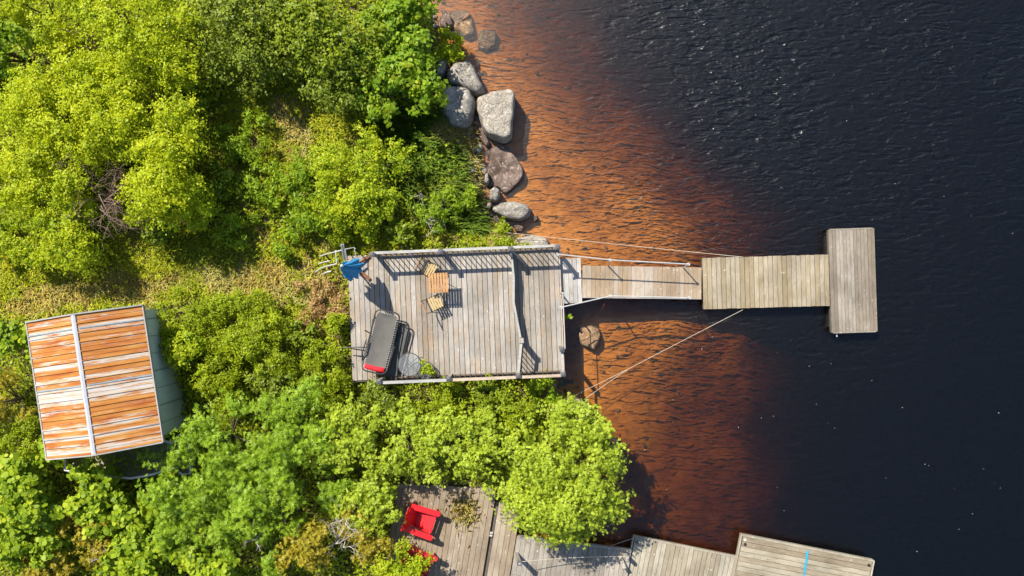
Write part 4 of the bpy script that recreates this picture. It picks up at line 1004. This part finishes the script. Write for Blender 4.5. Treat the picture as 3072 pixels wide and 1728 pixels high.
TR = 'trees of the bank'; SH = 'shrubs of the thicket'
VEG = [
 # upper left trees
 ('broadleaf_tree', 'yellow', 300, 80, 2.10, 3.4, 'tall yellow green tree at the top edge of the upper left wood', 'tree', TR),
 ('broadleaf_tree', 'yellow', 345, 265, 2.10, 3.0, 'yellow green tree at the centre of the upper left wood, beside the dark shaded gap', 'tree', TR),
 ('broadleaf_tree', 'yellow', 150, 330, 1.90, 3.0, 'yellow green tree near the left edge, above the bare brown branches', 'tree', TR),
 ('broadleaf_tree', 'yellow', 405, 425, 1.60, 3.0, 'yellow green tree right of the bare brown branches', 'tree', TR),
 ('broadleaf_tree', 'bright', 22, 130, 1.00, 2.8, 'bright green big leaved tree at the very top left edge', 'tree', TR),
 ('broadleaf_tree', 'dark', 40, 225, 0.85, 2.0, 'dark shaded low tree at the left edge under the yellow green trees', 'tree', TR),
 ('broadleaf_tree', 'yellow', 70, 470, 1.30, 2.4, 'yellow green tree at the left edge left of the bare brown branches', 'tree', TR),
 ('broadleaf_tree', 'yel2', 165, 585, 1.32, 2.1, 'green rounded tree standing out over the grassy path', 'tree', TR),
 ('broadleaf_tree', 'yel2', 25, 600, 0.98, 1.5, 'green tree at the left edge above the grassy path', 'tree', TR),
 ('broadleaf_tree', 'yellow', 95, 30, 1.00, 2.4, 'yellow green tree in the top left corner', 'tree', TR),
 # upper middle
 ('broadleaf_tree', 'olive', 600, 55, 1.55, 2.6, 'olive green tree at the top edge between the yellow wood and the dark tree', 'tree', TR),
 ('broadleaf_tree', 'olive', 675, 140, 1.30, 1.6, 'olive green tree standing over the sunny grass clearing', 'tree', TR),
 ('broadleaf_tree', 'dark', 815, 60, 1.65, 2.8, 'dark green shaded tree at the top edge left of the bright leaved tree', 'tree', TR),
 ('broadleaf_tree', 'olive', 855, 180, 1.25, 2.1, 'dull olive tree between the clearing and the bright leaved tree', 'tree', TR),
 ('broadleaf_tree', 'bright', 985, 190, 1.48, 1.9, 'bright green large leaved tree overhanging the shore boulders', 'tree', TR),
 ('broadleaf_tree', 'bright', 1005, 30, 1.25, 1.9, 'bright green tree at the top edge beside the water', 'tree', TR),
 ('broadleaf_tree', 'yellow', 1120, 108, .64, .9, 'small sunlit yellow green tree reaching farthest over the water above the boulders', 'tree', TR),
 # shrubs of the clearing and path
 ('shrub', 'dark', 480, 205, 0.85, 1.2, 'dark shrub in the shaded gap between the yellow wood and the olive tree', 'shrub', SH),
 ('shrub', 'herb', 620, 340, 0.92, .8, 'leafy herb clump at the left side of the sunny clearing', 'shrub', SH),
 ('shrub', 'herb', 640, 470, 0.86, .9, 'leafy green herb clump below the clearing, left of the yellow shrub', 'shrub', SH),
 ('shrub', 'yel2', 905, 450, 1.44, 1.7, 'wide bright yellow green shrub between the clearing and the deck', 'shrub', SH),
 ('shrub', 'herb', 770, 440, 0.86, 1.1, 'green shrub just below the straw coloured mound', 'shrub', SH),
 ('shrub', 'herb', 780, 545, 0.86, 1.0, 'blue green leafy shrub above the pipe frame', 'shrub', SH),
 ('shrub', 'yel2', 960, 545, 0.75, 1.1, 'yellow green shrub between the wide bright shrub and the north railing', 'shrub', SH),
 ('shrub', 'herb', 1100, 530, 0.69, .9, 'upright green shrub on the bank between the oval boulder and the deck railing', 'shrub', SH),
 ('shrub', 'dark', 1010, 580, 0.60, .7, 'low dark green shrub touching the outside of the north railing', 'shrub', SH),
 ('shrub', 'small', 850, 585, 0.50, .6, 'small green shrub beside the top left deck corner', 'shrub', SH),
 ('shrub', 'herb', 700, 620, 0.50, .7, 'small star leaved herb clump by the path, left of the pipe frame', 'shrub', SH),
 ('shrub', 'yel2', 480, 530, 0.69, 1.8, 'yellow hanging leafy shrub at the edge of the shaded path', 'shrub', SH),
 ('shrub', 'dark', 560, 450, 0.60, .9, 'dark green shrub in shade between the wood and the clearing', 'shrub', SH),
 ('shrub', 'dark', 390, 545, 0.80, 1.6, 'dark green shrub in shade right of the bare brown branches, above the path', 'shrub', SH),
 ('shrub', 'herb', 590, 570, 0.63, .8, 'thin leafy herb clump at the shaded bend of the path', 'shrub', SH),
 ('shrub', 'small', 1250, 605, 0.45, .5, 'small low bright shrub at the railing beside the beige stone slab', 'shrub', SH),
 ('shrub', 'dark', 1272, 560, 0.28, .4, 'tiny green tuft tucked under the oval boulder', 'shrub', SH),
 ('shrub', 'herb', 1175, 490, 0.45, .6, 'green tuft on the bank left of the small rounded boulder', 'shrub', SH),
 # thicket between shed and deck
 ('shrub', 'small', 490, 800, 1.05, 1.3, 'green shrub at the top right corner of the shed', 'shrub', SH),
 ('shrub', 'small', 620, 805, 0.95, 1.2, 'green shrub below the path, second from the shed', 'shrub', SH),
 ('shrub', 'yel2', 500, 870, 0.98, 1.5, 'green shrub leaning on the green shed wall', 'shrub', SH),
 ('shrub', 'small', 640, 880, 1.15, 1.4, 'broad green shrub in the middle of the thicket between shed and deck', 'shrub', SH),
 ('shrub', 'dark', 745, 850, 0.50, .8, 'dark green shrub beside the reddish bracken patch', 'shrub', SH),
 ('shrub', 'rust', 790, 775, .95, .35, 'dry reddish brown bracken patch at the left edge of the deck', 'shrub', SH),
 ('shrub', 'small', 845, 830, 0.50, .8, 'small green shrub touching the left deck edge beside the lounger', 'shrub', SH),
 ('shrub', 'small', 790, 925, 0.86, 1.1, 'green shrub left of the loungers, below the bracken', 'shrub', SH),
 ('shrub', 'olive', 690, 985, 0.98, 1.3, 'yellowish green shrub in the thicket below the bracken and left of the deck', 'shrub', SH),
 ('shrub', 'small', 545, 965, 0.92, 1.4, 'green shrub against the lower half of the shed wall', 'shrub', SH),
 ('shrub', 'small', 845, 1005, 0.75, .7, 'green shrub at the bottom left deck corner', 'shrub', SH),
 ('shrub', 'olive', 980, 1030, 0.92, 1.1, 'green shrub below the deck under the lounger end', 'shrub', SH),
 ('shrub', 'small', 1110, 1010, 0.86, 1.0, 'green shrub under the middle of the south railing', 'shrub', SH),
 ('shrub', 'dark', 1230, 1000, 0.65, .8, 'shaded green shrub below the south railing, in its striped shadow', 'shrub', SH),
 ('shrub', 'herb', 1345, 1005, 0.75, .65, 'fresh green shrub below the lake end corner of the deck', 'shrub', SH),
 ('shrub', 'small', 1300, 1050, 0.80, 1.2, 'green shrub between the fresh corner shrub and the conifers', 'shrub', SH),
 ('shrub', 'rust', 905, 1070, 0.40, .5, 'small brown dry patch of undergrowth below the deck', 'shrub', SH),
 ('shrub', 'bright', 1425, 805, 0.22, 1.0, 'small leafy sprig growing beside the lake edge of the deck', 'shrub', SH),
 ('shrub', 'yel2', 1075, 925, 0.26, 1.35, 'leafy twig poking through the south railing over the glass tables', 'shrub', SH),
 # conifers
 ('conifer_tree', 'fir', 555, 1110, 1.32, 2.3, 'light green fir with star like sprigs at the bottom right corner of the shed', 'tree', TR),
 ('conifer_tree', 'fir', 735, 1085, 1.32, 2.2, 'light green fir in the middle of the conifers below the thicket', 'tree', TR),
 ('conifer_tree', 'fir', 470, 1250, 1.38, 2.4, 'light green fir right of the half hidden boat', 'tree', TR),
 ('conifer_tree', 'fir', 660, 1240, 1.26, 2.4, 'light green fir beside the deep shaded hollow', 'tree', TR),
 ('conifer_tree', 'fir', 575, 1310, 0.98, 2.0, 'fir above the dead twigs and the round leaved bushes at the bottom', 'tree', TR),
 ('conifer_tree', 'larch', 885, 1110, 1.09, 1.9, 'pale green conifer above the deep shaded hollow', 'tree', TR),
 ('conifer_tree', 'larch', 1015, 1115, 1.09, 1.9, 'pale green conifer between the south railing and the red chair', 'tree', TR),
 ('conifer_tree', 'larch', 1140, 1130, 1.09, 2.1, 'pale conifer above the top corner of the lower deck', 'tree', TR),
 ('conifer_tree', 'larch', 1225, 1100, 0.80, 1.7, 'pale conifer left of the large one at the water', 'tree', TR),
 ('conifer_tree', 'larch', 1425, 1208, 1.95, 3.3, 'large pale yellow green conifer leaning over the water and the ramp', 'tree', TR, 1.6),
 ('conifer_tree', 'larch', 1515, 1105, 0.71, 2.8, 'thin pale conifer with bare twigs beside the sloping grey boulder', 'tree', TR),
 ('conifer_tree', 'fir', 820, 1235, 0.86, 1.1, 'dark shaded conifer in the hollow left of the red chair', 'tree', TR),
 ('conifer_tree', 'larch', 938, 1268, 1.02, 1.6, 'yellow green conifer directly left of the bright red chair', 'tree', TR),
 ('conifer_tree', 'juniper', 920, 1340, 0.86, 1.7, 'golden green conifer right of the bleached dead twigs', 'tree', TR),
 ('conifer_tree', 'juniper', 775, 1375, 0.92, 1.8, 'golden conifer left of the bleached dead twigs at the bottom edge', 'tree', TR),
 ('conifer_tree', 'fir', 685, 1395, 0.69, 1.6, 'small green fir at the bottom edge left of the golden conifer', 'tree', TR),
 ('shrub', 'yel2', 1010, 1440, 0.92, 1.7, 'green leafy shrub covering the dark red chair', 'shrub', SH),
 ('conifer_tree', 'juniper', 225, 1345, 0.92, 1.5, 'golden juniper among round leaved bushes below the shed', 'tree', TR),
 ('conifer_tree', 'juniper', 110, 1430, 0.80, 1.2, 'golden brown juniper in the bottom left corner', 'tree', TR),
 ('conifer_tree', 'juniper', 15, 1010, 0.80, 1.6, 'golden brown conifer at the left edge beside the shed', 'tree', TR),
 # round leaved bushes
 ('bush', 'round', 70, 1225, 1.32, 1.9, 'round leaved green bush at the left edge below the shed', 'bush', SH),
 ('bush', 'round', 240, 1235, 1.09, 1.7, 'round leaved green bush partly covering the boat', 'bush', SH),
 ('bush', 'round', 60, 1345, 1.09, 1.6, 'round leaved green bush at the left edge above the corner juniper', 'bush', SH),
 ('bush', 'round', 360, 1395, 1.15, 1.7, 'round leaved bush at the bottom edge right of the golden juniper', 'bush', SH),
 ('bush', 'round', 520, 1410, 1.03, 1.7, 'yellowish round leaved bush at the bottom edge below the firs', 'bush', SH),
 ('bush', 'round', 330, 1290, 0.80, 1.5, 'round leaved bush between the boat and the fir', 'bush', SH),
 ('shrub', 'round', 30, 870, 0.86, 1.4, 'green leafy shrub at the left edge beside the upper shed eave', 'shrub', SH),
 ('shrub', 'small', 45, 1110, 0.86, 1.4, 'green shrub at the left edge beside the lower shed eave', 'shrub', SH),
]
for k, v in enumerate(VEG): plant(*v[:9], seed=100 + k, dens=v[9] if len(v) > 9 else 1.0)

# dead branches
def dead(label, px, py, r, h, mat, n, seed):
    rng = np.random.default_rng(seed); x, y = Q(px, py, 1 + h)
    mb = MB()
    def grow(p, d, l, w, depth):
        pts = [p]
        for _ in range(4):
            d = (d + Vector(rng.normal(0, .28, 3))).normalized(); d.z *= .8; p = p + d * l / 4; p.z = max(p.z, .1); pts.append(p)
        mb.tube(pts, [w, w * .85, w * .7, w * .55, w * .35], 5)
        if depth:
            for j in (1, 2, 3, 4): grow(pts[j], (d + Vector(rng.normal(0, .7, 3))).normalized(), l * .6, w * .55, depth - 1)
    for k in range(n):
        a = rng.uniform(0, 6.28); q_ = r * .5 * math.sqrt(rng.random())
        st_ = Vector((q_ * math.cos(a), q_ * math.sin(a), h * rng.uniform(.4, .9))); mb.tube([(0, 0, 0), (st_.x * .6, st_.y * .6, st_.z * .5), tuple(st_)], [.025, .018, .012], 5)
        grow(st_, Vector((math.cos(a + rng.normal(0, .8)), math.sin(a + rng.normal(0, .8)), .25)).normalized(), r * rng.uniform(.5, .9), .012, 2)
    o = mb.build('dead_shrub', M[mat], None, True, (x, y, max(gz(x, y), 0)))
    return tag(o, label, 'branches', 'dead branches')
dead('tangle of bare brown branches among the yellow green trees above the path', 215, 478, 1.05, 2.3, 'deadwood_dark', 24, 1)
dead('bleached white dead twigs between the two golden conifers at the bottom', 838, 1395, .6, 1.9, 'deadwood', 8, 2)
dead('bleached grey dead twigs above the golden conifer left of the red chair', 850, 1320, .45, 1.9, 'deadwood', 5, 4)
dead('small grey dead twigs between the golden juniper and the bottom round leaved bush', 235, 1415, .35, 1.6, 'deadwood', 5, 3)
dead('fallen brown sticks lying on the bank below the wide bright shrub', 1060, 520, .6, .9, 'deadwood', 4, 5)
dead('bare twigs on the lake side of the thin pale conifer', 1545, 1115, .3, 2.6, 'deadwood', 4, 6)
dead('dry grey twigs under the firs near the round leaved bushes', 640, 1360, .3, 1.6, 'deadwood', 4, 7)

# ground plants one could not count
def in_ell(x, y, E):
    m_ = np.zeros(len(x), bool)
    for (px, py, rx, ry) in E:
        cx_, cy_ = Q(px, py, 1.0); s = 25.2 / FPX * K
        m_ |= ((x - cx_) / (rx * s)) ** 2 + ((y - cy_) / (ry * s)) ** 2 < 1
    return m_
DRY = [(180, 735, 120, 28), (560, 690, 130, 26), (700, 675, 90, 24), (400, 715, 70, 20), (735, 345, 45, 55), (640, 720, 120, 22), (700, 300, 30, 60), (90, 770, 80, 20),
       (800, 735, 75, 35), (1190, 420, 32, 60), (1175, 340, 35, 55), (330, 740, 60, 15), (1120, 320, 60, 40), (1215, 500, 20, 50), (300, 700, 40, 14), (620, 410, 40, 40), (1270, 600, 40, 18)]
BANK = [(1090, 390, 140, 120), (1130, 480, 110, 90), (1180, 520, 60, 60), (1000, 330, 90, 60)]
OPEN = [(250, 690, 420, 75), (640, 680, 260, 60), (100, 745, 200, 55), (700, 330, 200, 120), (640, 420, 170, 110), (480, 620, 300, 60), (780, 780, 110, 70), (860, 620, 130, 40), (1100, 570, 190, 40), (1250, 605, 60, 25)] + BANK
def scatter(n, seed, x0=-15.5, x1=2.6, y0=-9.2, y1=9.2):
    rng = np.random.default_rng(seed); return rng.uniform(x0, x1, n), rng.uniform(y0, y1, n), rng
def free_of_built(x, y):
    ok = ground_z(x, y) > .12
    c_, s_ = math.cos(TH), math.sin(TH); u = (x - ox) * c_ + (y - oy) * s_; v = -(-(x - ox) * s_ + (y - oy) * c_)
    ok &= ~((u > -.02) & (u < DW) & (v > -.02) & (v < DD + .02))
    c_, s_ = math.cos(srz), math.sin(srz); u = (x - cxs) * c_ + (y - cys) * s_; v = -(x - cxs) * s_ + (y - cys) * c_
    ok &= ~((abs(u) < wx + .02) & (abs(v) < wy + .02))
    c_, s_ = math.cos(ld.rotation_euler.z), math.sin(ld.rotation_euler.z); u = (x - ld.location.x) * c_ + (y - ld.location.y) * s_; v = -(-(x - ld.location.x) * s_ + (y - ld.location.y) * c_)
    ok &= ~((u > -2.9) & (u < .8) & (v > -.4))
    return ok
def blades(name, label, x, y, rng, L, Wd, mat, lean=.75, comb=None):
    n = len(x); z = ground_z(x, y)
    a = rng.uniform(0, 2 * math.pi, n) if comb is None else rng.normal(comb, .8, n)
    le = np.clip(rng.normal(lean, .25, n), .2, 1.5); l = L * rng.uniform(.5, 1.3, n)
    d = np.stack([np.cos(a) * np.sin(le), np.sin(a) * np.sin(le), np.cos(le)], -1)
    P0 = np.stack([x, y, z - .01], -1); B = np.stack([-np.sin(a), np.cos(a), np.zeros(n)], -1) * (Wd * rng.uniform(.6, 1.3, n) / 2)[:, None]
    mid = P0 + d * (l * .55)[:, None]; d2 = unit(d + np.stack([np.cos(a) * .8, np.sin(a) * .8, -.3 * np.ones(n)], -1)); tip = mid + d2 * (l * .5)[:, None]
    V = np.stack([P0 - B * .6, P0 + B * .6, mid + B, tip, mid - B], 1).reshape(-1, 3); F = np.arange(5 * n).reshape(n, 5)
    o = fast_mesh(name, V, F, M[mat], None, 5); return tag(o, label, 'grass', None, 'stuff')
x, y, rng = scatter(330000, 51); ok = free_of_built(x, y); x, y = x[ok], y[ok]
op = in_ell(x, y, OPEN); dry = in_ell(x, y, DRY); bank = in_ell(x, y, BANK) & ~dry
soft = _vn(x * 2.2, y * 2.2, 31) + .5 * _vn(x * 5, y * 5, 32)
patch = (soft > 1.02) & op & ~bank
dry2 = (dry & (soft > .48)) | patch
g = op & ~dry2 & ~bank
blades('grass', 'yellow green grass of the path and the clearing', x[g], y[g], rng, .20, .018, 'grass', .95)
g = dry2
blades('dry_grass', 'straw coloured dry grass in patches along the path and on the mound', x[g], y[g], rng, .25, .011, 'straw', 1.1)
g = bank
blades('bank_grass', 'long dark green grass combed down the bank above the boulders', x[g], y[g], rng, .42, .018, 'grass_dark', .85, -.5)
x, y, rng = scatter(230000, 52, -19.5, 2.6, -12.5, 12.5); ok = free_of_built(x, y) & ~in_ell(x, y, DRY); 
thin = in_ell(x, y, OPEN); ok &= (~thin) | (rng.random(len(x)) < .18); x, y = x[ok], y[ok]; n = len(x)
Pp = np.stack([x, y, ground_z(x, y) + .04 + .60 * rng.random(n) ** 1.1 * (_vn(x * 1.6, y * 1.6, 41) ** 1.3 + .12)], -1)
Nn = unit(np.array([0, 0, 1.0]) + rng.normal(0, .45, (n, 3))); Tt = unit(rng.normal(0, 1, (n, 3)) * np.array([1, 1, .3]))
Vv, Ff = leaf_quads(Pp, Nn, Tt, .10 * rng.uniform(.6, 1.4, n), .055 * rng.uniform(.6, 1.4, n))
tag(fast_mesh('ground_cover', Vv, Ff, M['lf_small'], None, 4), 'low leafy undergrowth between the shrubs', 'undergrowth', None, 'stuff')
rng = np.random.default_rng(91); mb = MB()
for k in range(420):
    y_ = rng.uniform(.8, 9.0) if k < 330 else rng.uniform(-3.5, .5); x_ = float(np.interp(y_, *TS)) + rng.normal(.05, .28); r_ = rng.uniform(.02, .10) * (1 if rng.random() < .8 else 1.6); z_ = gz(x_, y_)
    o_ = len(mb.v); a0 = rng.uniform(0, 6.28); el = rng.uniform(.6, 1.0)
    for (f_, zz) in ((1.0, -.2), (.95, .35), (.6, .72)):
        for i in range(7):
            a_ = 6.283 * i / 7; rr = r_ * f_ * rng.uniform(.8, 1.15); u_, v_ = rr * math.cos(a_), rr * el * math.sin(a_)
            mb.v.append((x_ + u_ * math.cos(a0) - v_ * math.sin(a0), y_ + u_ * math.sin(a0) + v_ * math.cos(a0), z_ + zz * r_))
    for k2 in range(2):
        for i in range(7): mb.f.append((o_ + k2 * 7 + i, o_ + k2 * 7 + (i + 1) % 7, o_ + k2 * 7 + 7 + (i + 1) % 7, o_ + k2 * 7 + 7 + i))
    mb.f.append(tuple(o_ + 14 + i for i in range(7)))
tag(mb.build('shore_stones', M['rock']), 'small loose stones scattered along the waterline', 'stones', None, 'stuff')
mb2 = MB(); mb, mb_keep = mb2, mb
for k in range(80):
    y_ = rng.uniform(-6.5, 9.0); x_ = float(np.interp(y_, *TS)) + .4 + 3.4 * rng.random() ** 1.3; r_ = rng.uniform(.03, .09); z_ = gz(x_, y_); o_ = len(mb.v); a0 = rng.uniform(0, 6.28); el = rng.uniform(.6, 1.0)
    for (f_, zz) in ((1.0, -.2), (.95, .3), (.6, .55)):
        for i in range(7):
            a_ = 6.283 * i / 7; rr = r_ * f_ * rng.uniform(.8, 1.15); u_, v_ = rr * math.cos(a_), rr * el * math.sin(a_)
            mb.v.append((x_ + u_ * math.cos(a0) - v_ * math.sin(a0), y_ + u_ * math.sin(a0) + v_ * math.cos(a0), min(z_ + zz * r_, -.02)))
    for k2 in range(2):
        for i in range(7): mb.f.append((o_ + k2 * 7 + i, o_ + k2 * 7 + (i + 1) % 7, o_ + k2 * 7 + 7 + (i + 1) % 7, o_ + k2 * 7 + 7 + i))
    mb.f.append(tuple(o_ + 14 + i for i in range(7)))
tag(mb.build('sunken_stones', M['rock_brown']), 'small stones on the orange brown lake bed', 'stones', None, 'stuff')
# dry weeds hanging on the lower deck and tiny white specks on the lake
rng = np.random.default_rng(77); n = 420; cx_, cy_ = W(1392, 1535, 1.0)
th_ = rng.uniform(0, 6.28, n); le = rng.uniform(.2, 1.3, n); l = rng.uniform(.08, .27, n); px_ = cx_ + rng.normal(0, .20, n); py_ = cy_ + rng.normal(0, .26, n)
d = np.stack([np.cos(th_) * np.sin(le), np.sin(th_) * np.sin(le), np.cos(le)], -1); P0 = np.stack([px_, py_, np.full(n, .93)], -1)
B = np.stack([-np.sin(th_), np.cos(th_), np.zeros(n)], -1) * .0032; mid = P0 + d * (l * .6)[:, None]; tip = P0 + d * l[:, None] + np.stack([np.cos(th_) * .1, np.sin(th_) * .1, np.full(n, -.08)], -1)
Vv = np.stack([P0 - B, P0 + B, mid + B, tip, mid - B], 1).reshape(-1, 3)
tag(fast_mesh('dry_weed', Vv, np.arange(5 * n).reshape(n, 5), M['straw'], None, 5), 'dry straw coloured weed growing through the lower deck beside the bright red chair', 'weed')
rng = np.random.default_rng(78); mb = MB()
for k in range(75):
    px_, py_ = rng.uniform(1850, 3050), rng.uniform(150, 1660)
    if py_ < 900 and rng.random() < .65: continue
    if 2080 < px_ < 2650 and 660 < py_ < 1010 or (py_ > 1560 and px_ < 2640): continue
    x_, y_ = W(px_, py_, .0); r_ = rng.uniform(.004, .009); mb.disc((x_, y_), r_, .001, .006, 6)
tag(mb.build('white_specks', M['white']), 'scattered tiny white specks floating on the lake', 'specks', None, 'stuff')
